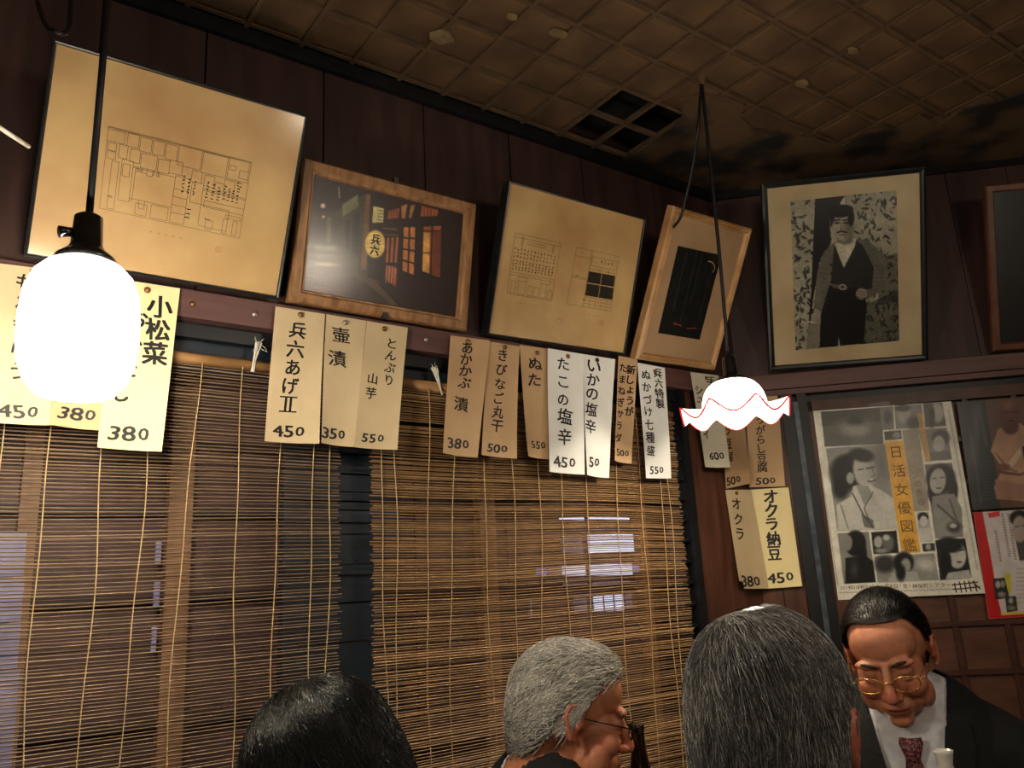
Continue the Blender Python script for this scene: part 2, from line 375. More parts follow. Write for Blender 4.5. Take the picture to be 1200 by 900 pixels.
class Canvas:
    def __init__(s, W, Hh, quad, bg):
        s.W, s.H = W, Hh; u, v = np.meshgrid((np.arange(W)) / (W - 1), (np.arange(Hh)) / (Hh - 1)); s.u, s.v = u, v
        Hm = homog(UNIT, quad); s.X, s.Y = happ(Hm, u, v); s.a = np.ones((Hh, W, 3)) * np.array(bg)
        s.px = abs(quad[1][0] - quad[0][0]) / W
    def mix(s, al, col): al = np.clip(al, 0, 1)[..., None]; s.a = s.a * (1 - al) + np.array(col) * al
    def inside(s, pts, X, Y):
        c = np.zeros(X.shape, bool); n = len(pts)
        for i in range(n):
            x1, y1 = pts[i]; x2, y2 = pts[(i + 1) % n]
            if y1 == y2: continue
            k = ((Y < y1) != (Y < y2)) & (X < (x2 - x1) * (Y - y1) / (y2 - y1) + x1); c ^= k
        return c
    def poly(s, pts, col, al=1.0, tex=None):
        q = s.px * .33; m = sum(s.inside(pts, s.X + dx * q, s.Y + dy * q).astype(float) for dx in (-1, 0, 1) for dy in (-1, 0, 1)) / 9
        if tex is not None: m = m * tex
        s.mix(m * al, col); return s
    def rect(s, x0, y0, x1, y1, col, al=1.0): return s.poly([(x0, y0), (x1, y0), (x1, y1), (x0, y1)], col, al)
    def ell(s, cx, cy, rx, ry, col, rot=0, soft=.15, al=1.0):
        c, n = math.cos(rot), math.sin(rot); dx = s.X - cx; dy = s.Y - cy
        d = np.sqrt(((dx * c + dy * n) / rx) ** 2 + ((-dx * n + dy * c) / ry) ** 2); s.mix((1 + soft - d) / (2 * soft) * al, col); return s
    def line(s, pts, w, col, al=1.0):
        for (x1, y1), (x2, y2) in zip(pts[:-1], pts[1:]):
            dx, dy = x2 - x1, y2 - y1; t = np.clip(((s.X - x1) * dx + (s.Y - y1) * dy) / (dx * dx + dy * dy + 1e-9), 0, 1)
            d = np.hypot(s.X - x1 - t * dx, s.Y - y1 - t * dy); s.mix(np.clip((w / 2 + s.px * .5 - d) / s.px, 0, 1) * al, col)
        return s
    def noise(s, sc, amt, seed=0):
        nn = sum(vnoise(s.X / (sc / k), s.Y / (sc / k), seed + k) / k for k in (1, 2, 4)) / 1.75 - .5; s.a = np.clip(s.a * (1 + amt * nn[..., None]), 0, 1); return s
def print_grid(name, cv, mp, m, parent):
    """mp(u,v)->3D point; one vertex per canvas cell"""
    V = np.array([mp(uu, vv) for uu, vv in zip(cv.u.ravel(), cv.v.ravel())]); W, Hh = cv.W, cv.H
    idx = np.arange(W * Hh).reshape(Hh, W)
    F = np.stack([idx[:-1, :-1], idx[1:, :-1], idx[1:, 1:], idx[:-1, 1:]], -1).reshape(-1, 4)
    return obj(name, V, F, m, parent, col=lin(np.clip(cv.a, 0, 1)).reshape(-1, 3), smooth=True)

# glyphs from Blender's built-in font
_g = {}
def glyph(ch, wgt=.014):
    k = (ch, wgt)
    if k not in _g:
        c = bpy.data.curves.new('lettering', 'FONT'); c.body = ch; c.size = 1; c.resolution_u = 2; c.offset = 0
        o = bpy.data.objects.new('lettering', c); me = o.to_mesh()
        V = np.array([v.co[:2] for v in me.vertices]).reshape(-1, 2); F = [tuple(p.vertices) for p in me.polygons]
        o.to_mesh_clear(); bpy.data.objects.remove(o); bpy.data.curves.remove(c)
        if len(V): V = V - (V.min(0) + V.max(0)) / 2
        _g[k] = (V, F)
    return _g[k]
def put_glyph(mb, ch, cx, cy, sx, sy, mp, wgt=.014, wild=1.0):
    """cx,cy centre in sheet metres (x right, y down); mp(x,y)->3D"""
    V, F = glyph(ch, wgt)
    if not len(V): return
    a = RS.uniform(-.07, .07) * wild; sh = RS.uniform(-.10, .10) * wild; k = 1 + RS.uniform(-.08, .08) * wild; ph = RS.uniform(0, 6)
    x = V[:, 0] * k + sh * V[:, 1] + .018 * wild * np.sin(6 * V[:, 1] + ph); y = V[:, 1] * (1 + RS.uniform(-.06, .06) * wild) + .018 * wild * np.sin(6 * V[:, 0] + ph * 2)
    x, y = x * math.cos(a) - y * math.sin(a), x * math.sin(a) + y * math.cos(a)
    sh_ = [(0, 0)] if wgt < .006 else [(-wgt, -wgt * .6), (wgt, -wgt * .6), (-wgt, wgt * .8), (wgt, wgt * .8)]
    if ch == 'Ⅱ':
        for yy in (.40, -.40): V2 = [(-.48, yy - .05), (.48, yy - .02), (.48, yy + .06), (-.48, yy + .03)]; mb.add([mp(cx + a_ * sx, cy - b_ * sy) for a_, b_ in V2], [(0, 1, 2, 3)])
    for dx_, dy_ in sh_: mb.add([mp(cx + (xx + dx_) * sx, cy - (yy + dy_) * sy) for xx, yy in zip(x, y)], F)

# ------------------------------------------------------------------ menu strips
m_pc = {'cream': mat('cream_paper', (.80, .71, .56), (.87, .78, .62), 7, .75), 'white': mat('white_paper', (.92, .92, .90), (.97, .97, .95), 7, .7),
        'tan': mat('tan_paper', (.76, .62, .46), (.83, .69, .52), 7, .75), 'pale': mat('pale_paper', (.80, .77, .68), (.87, .84, .75), 7, .75), 'yellow': mat('pale_yellow_paper', (.90, .84, .62), (.95, .89, .68), 7, .75)}
def strip(pl, quad, paper, cols, price, label, off=.030, curl=.010, tacks=(), clip=None, tackm=None, wob=0.0, wgt=.016, tz=0.0):
    """quad = TL,TR,BR,BL seen corners; cols = [(text,(x0,y0),(x1,y1),height)]; price=(text,cx,cy,w)"""
    q = [pl.uz(x, y, off) for x, y in quad]; q = np.array(q)
    w_ = np.linalg.norm(q[1] - q[0]) / 2 + np.linalg.norm(q[2] - q[3]) / 2; h_ = np.linalg.norm(q[3] - q[0]) / 2 + np.linalg.norm(q[2] - q[1]) / 2
    Hm = homog(quad, UNIT)
    ph = RS.uniform(0, 6); sg = RS.choice([-1, 1])
    def surf(u, v, lift=0):
        b = (q[0] * (1 - u) + q[1] * u) * (1 - v) + (q[3] * (1 - u) + q[2] * u) * v
        d = off + curl * v ** 1.5 * (.6 + .8 * (u - .5) * sg) + .003 * math.sin(3 * v + ph) * v + curl * .7 * (2 * u - 1) ** 2 * v + wob * math.sin(5.5 * v) * v
        return pl.pt(b[0], b[1], d + lift)
    base = pl.pt(q[:, 0].mean(), q[:, 1].min(), off)
    rt = empty('menu_strip', base, label, 'menu', 'handwritten menu strips pinned along the beam and post')
    NU, NV = 6, 14; V = [surf(i / NU, j / NV) for j in range(NV + 1) for i in range(NU + 1)]
    V += [surf(i / NU, j / NV, -.0004) for j in range(NV + 1) for i in range(NU + 1)]
    F = []; o2 = (NU + 1) * (NV + 1)
    for j in range(NV):
        for i in range(NU):
            if clip and clip(i / NU, (j + 1) / NV, (i + 1) / NU): continue
            a = j * (NU + 1) + i; f = (a, a + NU + 1, a + NU + 2, a + 1); F.append(f); F.append(tuple(k + o2 for k in f[::-1]))
    obj('paper', V, F, m_pc[paper], rt, smooth=True)
    mb = MB(); mp = lambda x, y: surf(x / w_, y / h_, .0007)
    hp = (np.hypot(quad[3][0] - quad[0][0], quad[3][1] - quad[0][1]) + np.hypot(quad[2][0] - quad[1][0], quad[2][1] - quad[1][1])) / 2; k = h_ / hp
    wp = (np.hypot(quad[1][0] - quad[0][0], quad[1][1] - quad[0][1]) + np.hypot(quad[2][0] - quad[3][0], quad[2][1] - quad[3][1])) / 2; kw = w_ / wp
    for c in cols:
        t, p0, p1, sz = c[:4]; n = len(t); wg = c[4] if len(c) > 4 else wgt
        for i, ch in enumerate(t):
            f = i / max(1, n - 1); x = p0[0] * (1 - f) + p1[0] * f; y = p0[1] * (1 - f) + p1[1] * f
            u, v = happ(Hm, x, y)
            put_glyph(mb, ch, u * w_, v * h_, sz * .5 * (k + kw), sz * k, mp, wg)
    if price:
        t, x, y, wpx = price[:4]; u, v = happ(Hm, x, y); n = len(t); st = wpx / n * kw; hgt = st * 1.5 * (price[4] if len(price) > 4 else 1)
        for i, ch in enumerate(t):
            small = .8 if (ch == '0' and i == n - 1) else 1.0
            put_glyph(mb, ch, u * w_ + (i - (n - 1) / 2) * st, v * h_ - (1 - small) * hgt * .2, hgt * 1.35 * small, hgt * small, mp, .020)
    mb.build('lettering', m_ink, rt)
    for (x, y) in tacks:
        u, v = happ(Hm, x, y); c = surf(u, v, .002); t = MB()
        t.lathe((0, 0, 0), [(0, .004), (.0035, .0035), (.0055, .002), (.006, 0), (.002, 0), (.001, -.008 - off * .7)], 12)
        Vt = [c + pl.d * v_[0] + np.array([0, 0, 1]) * v_[1] + pl.n * v_[2] for v_ in np.array(t.V)]
        obj('thumbtack', Vt, t.F, tackm or m_tack, rt, smooth=True)
    return rt

strip(A, [(-14, 307), (78, 318), (63, 500), (-32, 496)], 'cream', [('もろきゅう', (29, 332), (20, 437), 24)], ('450', 21, 484, 50), 'cream menu strip reading もろきゅう 450, leftmost of all, half behind the lamp', tacks=[(39, 319)])
strip(A, [(78, 320), (136, 328), (116, 506), (56, 500)], 'tan', [], ('380', 89, 487, 46), 'tan menu strip priced 380 in thin figures, mostly behind the bright left lamp', off=.026)
strip(A, [(134, 326), (211, 338), (187, 531), (113, 525)], 'yellow', [('小松菜', (187, 362), (180, 420), 29), ('おひたし', (161, 378), (142, 466), 24)], ('380', 150, 511, 52), 'pale yellow menu strip reading 小松菜 おひたし 380 in bold ink, right of the left lamp', off=.036, tacks=[(172, 341)], wgt=.026)
strip(A, [(323, 359), (381, 368), (370, 522), (308, 518)], 'cream', [('兵六あげⅡ', (349, 387), (337, 474), 21)], ('450', 337, 506, 37), 'cream menu strip ending あげⅡ 450, left one under the street photograph', tacks=[(352, 369)], off=.033, wgt=.02)
strip(A, [(382, 368), (429.5, 376), (412.5, 525), (372, 521)], 'cream', [('壷漬', (399, 397), (394, 428), 21)], ('350', 388, 512, 33), 'cream menu strip reading 壷漬 350, middle one under the street photograph', tacks=[(404, 380)], tackm=m_tacks, off=.029, wgt=.012)
strip(A, [(430, 376), (478, 384), (461, 529), (413, 525)], 'cream', [('とんぶり', (459, 404), (455, 448), 14), ('山芋', (436, 446), (434, 463), 14)], ('550', 435, 515, 27), 'cream menu strip with small writing とんぶり 山芋 550', tacks=[(450, 386)], off=.032)
strip(A, [(528, 393), (574, 399), (558, 537), (515, 532)], 'tan', [('あかかぶ', (547, 409), (543, 453), 16), ('漬', (539, 478), (539, 478), 18)], ('380', 535, 522, 29), 'tan menu strip reading あかかぶ漬 380, first one left of the right blind top', tacks=[(547, 401)], off=.032)
strip(A, [(573, 400), (609, 406), (600, 539), (561, 534)], 'tan', [('きびなご丸干', (589, 416), (581, 499), 15)], ('500', 580, 526, 23), 'tan menu strip reading きびなご丸干 500', tacks=[(591, 407)], off=.028)
strip(A, [(609, 404), (643, 409), (640, 539), (614, 536)], 'tan', [('ぬた', (627, 432), (626, 454), 18)], ('550', 629, 526, 20), 'tan menu strip reading only ぬた 550 beside the white strips', tacks=[(629, 416)], off=.027, wob=.002)
strip(A, [(684, 415), (721, 421), (710, 561), (682, 558)], 'white', [('いかの塩辛', (696, 434), (690, 511), 18)], ('50', 693, 547, 17), 'white menu strip reading いかの塩辛, its price partly overlapped to 50', tacks=[(699, 424)], tackm=m_tackb, off=.029)
strip(A, [(642, 408), (684, 415), (682, 557), (639, 554)], 'white', [('たこの', (660, 427), (659, 470), 17), ('塩辛', (661, 489), (660, 513), 20)], ('450', 659, 543, 28), 'white menu strip reading たこの塩辛 450, left of the two joined white strips', tacks=[(665, 418)], off=.034, curl=.008)
strip(A, [(725, 417), (747, 421), (737, 544), (715, 541)], 'tan', [('新しょうが', (739, 434), (736, 484), 12, .028), ('たまねぎサラダ', (730, 432), (722, 515), 11, .022)], ('500', 727, 532, 17), 'narrow tan menu strip crowded with 新しょうが たまねぎサラダ 500', off=.030, wob=.003)
strip(A, [(747, 425), (779, 431), (785, 561), (754, 561)], 'white', [('兵六特製', (771, 438), (773, 475), 12, .024), ('ぬかづけ七種盛', (757, 440), (761, 530), 13)], ('550', 768, 552, 18), 'white menu strip reading ぬかづけ七種盛 550 below the pale narrow frame', tacks=[(767, 436)], off=.030, curl=.006)
strip(A, [(809, 436), (842, 440), (849, 549), (823, 548)], 'pale', [('手作り', (833, 449), (837, 478), 13), ('シューマイ', (819, 462), (826, 516), 12)], ('600', 837, 538, 17), 'greyish menu strip reading シューマイ 600, curling left of the ruffled lamp', tacks=[(827, 445)], off=.028, curl=.012)
strip(A, [(843, 470), (869, 470), (877, 567), (850, 573)], 'tan', [('湯どう豆腐', (850, 474), (853, 535), 13)], ('500', 859, 563, 17), 'tan menu strip ending 豆腐 500, left of the two directly under the ruffled lamp', off=.014, curl=.006)
strip(B, [(874, 464), (911, 461), (920, 570), (878, 571)], 'tan', [('とうがらし豆腐', (890, 479), (893, 546), 12)], ('500', 897, 563, 23), 'tan menu strip reading とうがらし豆腐 500 on the post, right one under the ruffled lamp', off=.014, curl=.003)
strip(A, [(850, 574), (880, 574), (899, 690), (862, 690)], 'cream', [('オクラ', (862, 588), (865, 621), 16)], ('380', 877, 680, 23), 'cream menu strip reading オクラ 380 with a curled bottom corner', tacks=[(862, 577)], off=.012, curl=.012, clip=lambda u0, v, u1: v > .93 and u0 < .1)
strip(B, [(879, 574), (924, 571), (940, 687), (898, 690)], 'yellow', [('オクラ納豆', (903, 583), (908, 651), 18)], ('450', 915, 678, 33), 'pale yellow menu strip reading オクラ納豆 450 in bold, lowest on the brown post', off=.012, curl=.003, wgt=.03)

for lab, px, mm in [('steel thumbtack left alone on the beam under the big plan', (226, 356), m_tack), ('bright steel thumbtack on the beam left of the street photograph', (299, 368), m_tacks), ('steel thumbtack on the beam right of the street photograph strips', (500, 398), m_tacks)]:
    u, z = A.uz(*px, .024); c = A.pt(u, z, .0225); t = MB(); t.lathe((0, 0, 0), [(0, .004), (.0035, .0035), (.0055, .002), (.006, 0), (.002, 0), (.001, -.008)], 12)
    Vt = [c + A.d * v_[0] + np.array([0, 0, 1]) * v_[1] + A.n * v_[2] for v_ in np.array(t.V)]
    tag(obj('thumbtack', Vt, t.F, mm, base=c, smooth=True), lab, 'tack', 'spare thumbtacks in the beam')

# ------------------------------------------------------------------ bamboo blinds
def blind(u0, u1, cords, label, dens, palette, zb=.70, ragged=.004, seed=1, rad=.00125):
    rs = np.random.RandomState(seed); zt = 1.668
    rt = empty('bamboo_blind', A.pt((u0 + u1) / 2, zb, .002), label, 'blind', 'split bamboo blinds over the window')
    MB().tube([A.pt(u0, zt + .004, .0), A.pt(u1, zt + .003, .0)], .0115, 10).build('top_bar', m_bbar, rt, smooth=True)
    mb = MB(); z = zt - .010
    ph = rs.uniform(0, 6, 4)
    def zw(u, z): return .0035 * math.sin(2.2 * u + 3.0 * z + ph[0]) + .0018 * math.sin(6.5 * u + 9 * z + ph[1])
    while z > zb:
        a = u0 + rs.uniform(-ragged, ragged); b = u1 + rs.uniform(-ragged, ragged) * 1.4
        g = rs.rand(); base = np.array(palette[0]) * (1 - g) + np.array(palette[1]) * g
        if rs.rand() < .06: base = np.array(palette[2])
        r = rad * rs.uniform(.65, 1.25); tl = rs.uniform(-.0012, .0012); n = 9; fade = min(1, (zt - z) / .3)
        pts = []
        for i in range(n):
            u = a + (b - a) * i / (n - 1); pts.append(A.pt(u, z + (zw(u, z) - zw(u, zt)) * fade + tl * (2 * i / (n - 1) - 1) + rs.uniform(-.0004, .0004), .003 + .002 * math.sin(5 * z + 3 * u)))
        mb.tube(pts, [r, r * 1.1, r, r, r * 1.1, r, r, r * .9, r], 4, lin(base), cap=False)
        z -= dens * rs.uniform(.82, 1.2)
        if rs.rand() < .012: z -= dens * 1.2
    mb.build('slats', m_bamboo, rt, kind='stuff')
    for cu in cords:
        us_ = cu; ph2 = rs.uniform(0, 6); pts = []; pts2 = []
        for i in range(46):
            zc = zt - (zt - zb) * i / 45; t = i / 45
            uc = us_[0] + (us_[1] - us_[0]) * t + .004 * math.sin(7 * zc + ph2) + .0022 * math.sin(17 * zc + ph2 * 2)
            pts.append(A.pt(uc, zc, .0065 + .002 * math.sin(5 * zc)))
        MB().tube(pts, .0011, 5).build('binding_cord', m_cordtan, rt, smooth=True)
    return rt
def cu(*pp): return tuple(A.uz(x, y, .006)[0] for x, y in pp)
cl = [cu(a, b) for a, b in [((4, 510), (-25, 890)), ((59, 510), (27, 890)), ((122, 530), (88, 890)), ((172, 540), (139, 890)), ((233, 430), (188, 890)), ((284, 430), (271, 890)), ((329, 530), (318, 760)), ((367, 530), (364, 790)), ((390, 530), (375, 790))]]
cl += [(-.02, -.02), (-.12, -.12), (-.2, -.2)]
blind(-.28, .692, cl, 'wide bamboo blind hanging left of the navy post, dim brown', .0062, [(.60, .50, .40), (.48, .39, .31), (.34, .25, .21)], seed=3, rad=.00135)  # slat colours set darker to carry the weaker light on this blind
cr = [cu(a, b) for a, b in [((447, 535), (455, 840)), ((462, 535), (466, 890)), ((500, 460), (503, 890)), ((534, 540), (525, 890)), ((568, 545), (580, 890)), ((600, 545), (610, 890)), ((633, 545), (636, 890)), ((660, 560), (672, 890)), ((690, 565), (700, 890)), ((722, 560), (742, 890)), ((752, 560), (771, 890)), ((775, 560), (799, 890)), ((783, 560), (806, 890))]]
blind(.762, 1.672, cr, 'golden bamboo blind hanging between the navy post and the corner', .0051, [(.76, .61, .43), (.60, .46, .32), (.38, .27, .20)], seed=5, rad=.00155, ragged=.005)  # slat colours set golden to carry part of the warm lamplight here

# white string tufts tied to the blind cleats
for (tp, bt, lab) in [((303, 404), (295, 436), 'frayed white string tied above the left blind'), ((508, 432), (517, 463), 'frayed white string tied above the right blind')]:
    ut, zt_ = A.uz(*tp, .01); ub, zb_ = A.uz(*bt, .01); mb = MB()
    for k in range(9):
        a = A.pt(ut + RS.uniform(-.006, .006), zt_ + RS.uniform(0, .006), .012 + RS.uniform(-.004, .004)); b = A.pt(ub + RS.uniform(-.003, .003), zb_, .014)
        mb.tube([a, (a + b) / 2 + RS.uniform(-.001, .001, 3), b], .0012, 4)
    for k in range(16):
        c = A.pt(ut, zt_, .012); e = c + RS.uniform(-.016, .016, 3) * np.array([1, .4, 1]); mb.tube([c, (c + e) / 2 + RS.uniform(-.004, .004, 3), e], .0004, 3)
    tag(mb.build('string_tuft', m_white_string, base=A.pt(ub, zb_, .01)), lab, 'string', 'white strings on the blinds')

# ------------------------------------------------------------------ framed pictures
def Rx(a): c, s = math.cos(a), math.sin(a); return np.array([[1, 0, 0], [0, c, -s], [0, s, c]])
def Ry(a): c, s = math.cos(a), math.sin(a); return np.array([[c, 0, s], [0, 1, 0], [-s, 0, c]])
def Rz(a): c, s = math.cos(a), math.sin(a); return np.array([[c, -s, 0], [s, c, 0], [0, 0, 1]])
class Frame:
    """leaning frame; local x right, z up, -y towards the room; front face at y=0"""
    def __init__(s, pl, p, off, label, cat, prof, fm, depth, inner, quad, face_inset, glassy=True, name='framed_picture'):
        u, z, yaw, tilt, roll, w_, h_ = p; s.w, s.h = w_, h_; s.M = Rz(pl.ang + yaw) @ Rx(tilt) @ Ry(roll); s.b = pl.pt(u, z, off); s.inner = inner
        s.rt = empty(name, s.b, label, cat)
        # prof: list of (inset from the outer edge, y) ; outer back first
        V = []; F = []
        for (ins, y) in prof:
            for (x, zz_) in [(-w_ / 2 + ins, h_ - ins), (w_ / 2 - ins, h_ - ins), (w_ / 2 - ins, ins), (-w_ / 2 + ins, ins)]: V.append(s.L(x, y, zz_))
        k = len(prof)
        for i in range(k - 1):
            for j in range(4): a, b = i * 4 + j, i * 4 + (j + 1) % 4; F.append((a, b, b + 4, a + 4))
        obj('frame', V, F, fm, s.rt)
        b = MB(); b.box(s.L(0, depth / 2 + .006, h_ / 2), s.M @ np.array([w_ / 2 - .004, 0, 0]), s.M @ np.array([0, depth / 2 - .006, 0]), s.M @ np.array([0, 0, h_ / 2 - .004])); b.build('backboard', m_board, s.rt)
        s.ins = inner; s.q = quad
        # homography: seen inner corners -> inner rectangle metres
        x0, x1, z0, z1 = -w_ / 2 + inner, w_ / 2 - inner, inner, h_ - inner
        s.rect = (x0, x1, z0, z1); s.Hm = homog(quad, [(x0, z1), (x1, z1), (x1, z0), (x0, z0)]); s.Hi = homog([(x0, z1), (x1, z1), (x1, z0), (x0, z0)], quad); s.fy = face_inset
        if glassy:
            g = .0025; V = [s.L(x, s.fy - g, zz_) for x, zz_ in [(x0 - .002, z1 + .002), (x1 + .002, z1 + .002), (x1 + .002, z0 - .002), (x0 - .002, z0 - .002)]]
            V += [v + s.M @ np.array([0, .0012, 0]) for v in V]; obj('glass', V, [(0, 3, 2, 1), (4, 5, 6, 7), (0, 1, 5, 4), (1, 2, 6, 5), (2, 3, 7, 6), (3, 0, 4, 7)], m_glass, s.rt)
    def L(s, x, y, z): return s.b + s.M @ np.array([x, y, z])
    def sheet(s, name, m, rect=None, lift=0):
        x0, x1, z0, z1 = rect or s.rect; V = [s.L(x, s.fy - lift, z) for x, z in [(x0, z1), (x1, z1), (x1, z0), (x0, z0)]]; V += [v + s.M @ np.array([0, .0008, 0]) for v in V]
        return obj(name, V, [(0, 3, 2, 1), (4, 5, 6, 7), (0, 1, 5, 4), (1, 2, 6, 5), (2, 3, 7, 6), (3, 0, 4, 7)], m, s.rt)
    def sq(s, px, py): return happ(s.Hm, px, py)
    def lines(s, name, L_, m, wd=.0007, lift=.0006):
        mb = MB(); nrm = 0
        for ln in L_:
            pts = [s.sq(*p) for p in ln[:]] if not isinstance(ln[0], (int, float)) else None
            for (x1, z1), (x2, z2) in zip(pts[:-1], pts[1:]):
                d = np.array([x2 - x1, z2 - z1]); n_ = np.hypot(*d)
                if n_ < 1e-6: continue
                t = np.array([-d[1], d[0]]) / n_ * wd / 2
                mb.add([s.L(x1 + t[0], s.fy - lift, z1 + t[1]), s.L(x1 - t[0], s.fy - lift, z1 - t[1]), s.L(x2 - t[0], s.fy - lift, z2 - t[1]), s.L(x2 + t[0], s.fy - lift, z2 + t[1])], [(0, 1, 2, 3)])
        return mb.build(name, m, s.rt)
def Z(o, k, pts): return [(o[0] + x / k, o[1] + y / k) for x, y in pts]
def cell(a, b, c, d, u0, v0, u1, v1):      # closed rectangle in a seen quad a,b,c,d
    def q(u, v): return tuple((np.array(a) * (1 - u) + np.array(b) * u) * (1 - v) + (np.array(d) * (1 - u) + np.array(c) * u) * v)
    return [q(u0, v0), q(u1, v0), q(u1, v1), q(u0, v1), q(u0, v0)]
def scrib(a, b, c, d, u, v0, v1, n, wd):   # a column of tiny brush marks
    out = []
    def q(u, v): return tuple((np.array(a) * (1 - u) + np.array(b) * u) * (1 - v) + (np.array(d) * (1 - u) + np.array(c) * u) * v)
    for i in range(n):
        v = v0 + (v1 - v0) * (i + .5) / n; h = (v1 - v0) / n * .38
        for k in range(3): out.append([q(u + RS.uniform(-wd, wd), v + RS.uniform(-h, h)), q(u + RS.uniform(-wd, wd), v + RS.uniform(-h, h))])
        out.append([q(u - wd, v + RS.uniform(-h, h)), q(u + wd, v + RS.uniform(-h, h))])
    return out
blk = [(0, .026), (0, 0), (.003, -.001), (.005, 0), (.0065, .004)]
# 1 large plan
F1 = Frame(A, [0.3246, 1.7936 + .010, -0.0276, 0.3975, 0.0136, 0.4411, 0.365], .04, 'large black-framed yellowed floor plan drawing, leftmost picture on the beam', 'picture', blk, m_blackframe, .024, .0065,
           Z((0, 0), 3, [(200, 172), (1065, 428), (966, 1048), (88, 905)]), .004)
F1.sheet('paper', m_paper_plan)
qa = Z((0, 0), 3, [(380, 458), (882, 583), (838, 848), (345, 745)])
L_ = [cell(*qa, 0, 0, 1, 1), cell(*qa, 0, .012, 1, .012)]
for u0, u1, v0, v1 in [(0, .12, .03, .17), (.14, .22, .02, .18), (.23, .31, .03, .2), (.32, .40, .03, .2), (.41, .49, .03, .22), (.50, .66, 0, .26), (.67, .84, .02, .28), (.85, .99, .0, .28), (0.01, .07, .19, .28), (.01, .07, .29, .38), (.09, .15, .18, .34), (.17, .24, .2, .36),
                      (.25, .36, .22, .4), (.37, .45, .24, .4), (.45, .54, .22, .38), (.61, .68, .28, .42), (.70, .77, .30, .44), (.78, .84, .36, .46), (.84, .91, .3, .45), (.93, .99, .14, .24), (.86, .9, .1, .16), (.05, .1, .4, .98), (.12, .2, .35, .85), (.2, .5, .42, .80), (.2, .22, .4, .82), (.5, .6, .4, .98), (.5, .6, .56, .66), (.5, .6, .66, .76), (.5, .6, .76, .86),
                      (.25, .33, .84, .98), (.27, .31, .8, .9), (.36, .48, .82, .98), (.7, .9, .68, .95), (.75, .8, .86, .97), (.88, .99, .74, .78), (.87, .90, .80, .98), (.94, .97, .80, .98), (.7, 1, .48, .50), (.62, .7, .42, .68), (.72, 1, .62, .70), (.13, .18, .4, .55), (.30, .34, .4, .48), (.27, .3, .4, .46)]:
    L_.append(cell(*qa, u0, v0, u1, v1))
for u in (.23, .25, .34, .37, .38): L_.append(cell(*qa, u, .40, u + .01, .46))
F1.lines('drawing', L_, m_pencil, .0007)
sc = []
for i, u in enumerate([.56, .6, .64, .73, .77, .81, .85, .88, .91, .94]): sc += scrib(*qa, u, .36 + .02 * (i % 3), .60 - .03 * (i > 5), 5, .010)
sc += scrib(*qa, .76, .83, .86, 1, .02) + scrib(*qa, .06, .82, .85, 1, .02) + scrib(*qa, .94, .28, .36, 2, .02) + scrib(*qa, .62, .74, .92, 3, .02)
for x in (527, 553, 579, 605, 631): sc.append(Z((0, 0), 3, [(x - 3, 826 + (x - 527) * .2), (x + 4, 829 + (x - 527) * .2)]))
F1.lines('lettering', sc, m_ink, .0008)
st = [[(255 + 3.5 * math.cos(a), 296 + 3.5 * math.sin(a)) for a in np.linspace(0, 6.28, 13)], [(253, 294), (257, 298)], [(253, 298), (257, 294)]]
F1.lines('stamp', st, m_orangeink, .0009)

# 2 street photograph in an oak frame
Q2 = Z((300, 150), 4, [(265, 245), (958, 418), (930, 896), (232, 785)])
F2 = Frame(A, [0.7774, 1.7917 + .010, -0.0133, 0.2077, 0.0061, 0.4187, 0.2991], .04, 'night alley photograph with a glowing lantern in a wide oak frame', 'picture',
           [(0, .022), (0, .002), (.004, -.004), (.020, -.006), (.024, -.001), (.027, -.001), (.030, .006)], m_oak, .02, .030, Q2, .006)
F2.sheet('backing_sheet', m_ink)
q2z = [(265, 245), (958, 418), (930, 896), (232, 785)]
cv = Canvas(200, 136, q2z, (.16, .10, .09)); bk = (.09, .065, .065)
cv.poly([(265, 245), (540, 310), (520, 700), (232, 785)], (.21, .16, .13))
cv.poly([(265, 245), (530, 310), (520, 400), (265, 420)], (.15, .10, .10))
cv.poly([(325, 450), (385, 400), (500, 330), (505, 480), (480, 690), (380, 600), (330, 570)], (.24, .23, .17))
cv.poly([(400, 380), (470, 330), (475, 390), (400, 440)], (.45, .45, .33)); cv.poly([(415, 460), (435, 450), (440, 600), (420, 590)], (.12, .12, .11)); cv.poly([(450, 430), (480, 420), (480, 620), (450, 600)], (.12, .12, .1))
cv.poly([(330, 440), (350, 450), (350, 560), (330, 560)], (.5, .47, .35), .6)
cv.ell(309, 388, 11, 11, (.98, .80, .62), soft=.4); cv.ell(313, 440, 6, 6, (.9, .75, .55), soft=.5); cv.line([(380, 300), (384, 350)], 5, (.62, .62, .5))
cv.ell(320, 585, 70, 13, (.50, .52, .42), rot=.1, soft=.6); cv.ell(335, 664, 55, 10, (.60, .58, .46), rot=.05, soft=.6); cv.ell(320, 625, 60, 8, (.42, .42, .34), soft=.7)
cv.poly([(232, 700), (500, 740), (640, 850), (232, 785)], (.19, .12, .11)); cv.poly([(370, 560), (480, 640), (500, 760), (400, 640)], (.3, .27, .2), .6)
cv.poly([(505, 330), (530, 330), (520, 720), (490, 730)], (.46, .32, .18)); cv.poly([(485, 680), (520, 690), (515, 745), (480, 740)], (.25, .2, .16))
cv.poly([(530, 305), (958, 418), (935, 895), (680, 850), (520, 720)], (.17, .105, .09))
cv.poly([(500, 730), (560, 720), (690, 850), (640, 850)], (.32, .24, .16)); cv.poly([(560, 735), (600, 760), (690, 850), (670, 850)], bk)
cv.poly([(543, 387), (592, 397), (590, 462), (540, 465)], (.86, .80, .55)); 
for y in (405, 420, 435, 450): cv.line([(565, y), (588, y + 2)], 5, (.45, .4, .3))
cv.poly([(520, 625), (590, 630), (585, 740), (520, 720)], (.09, .08, .08))
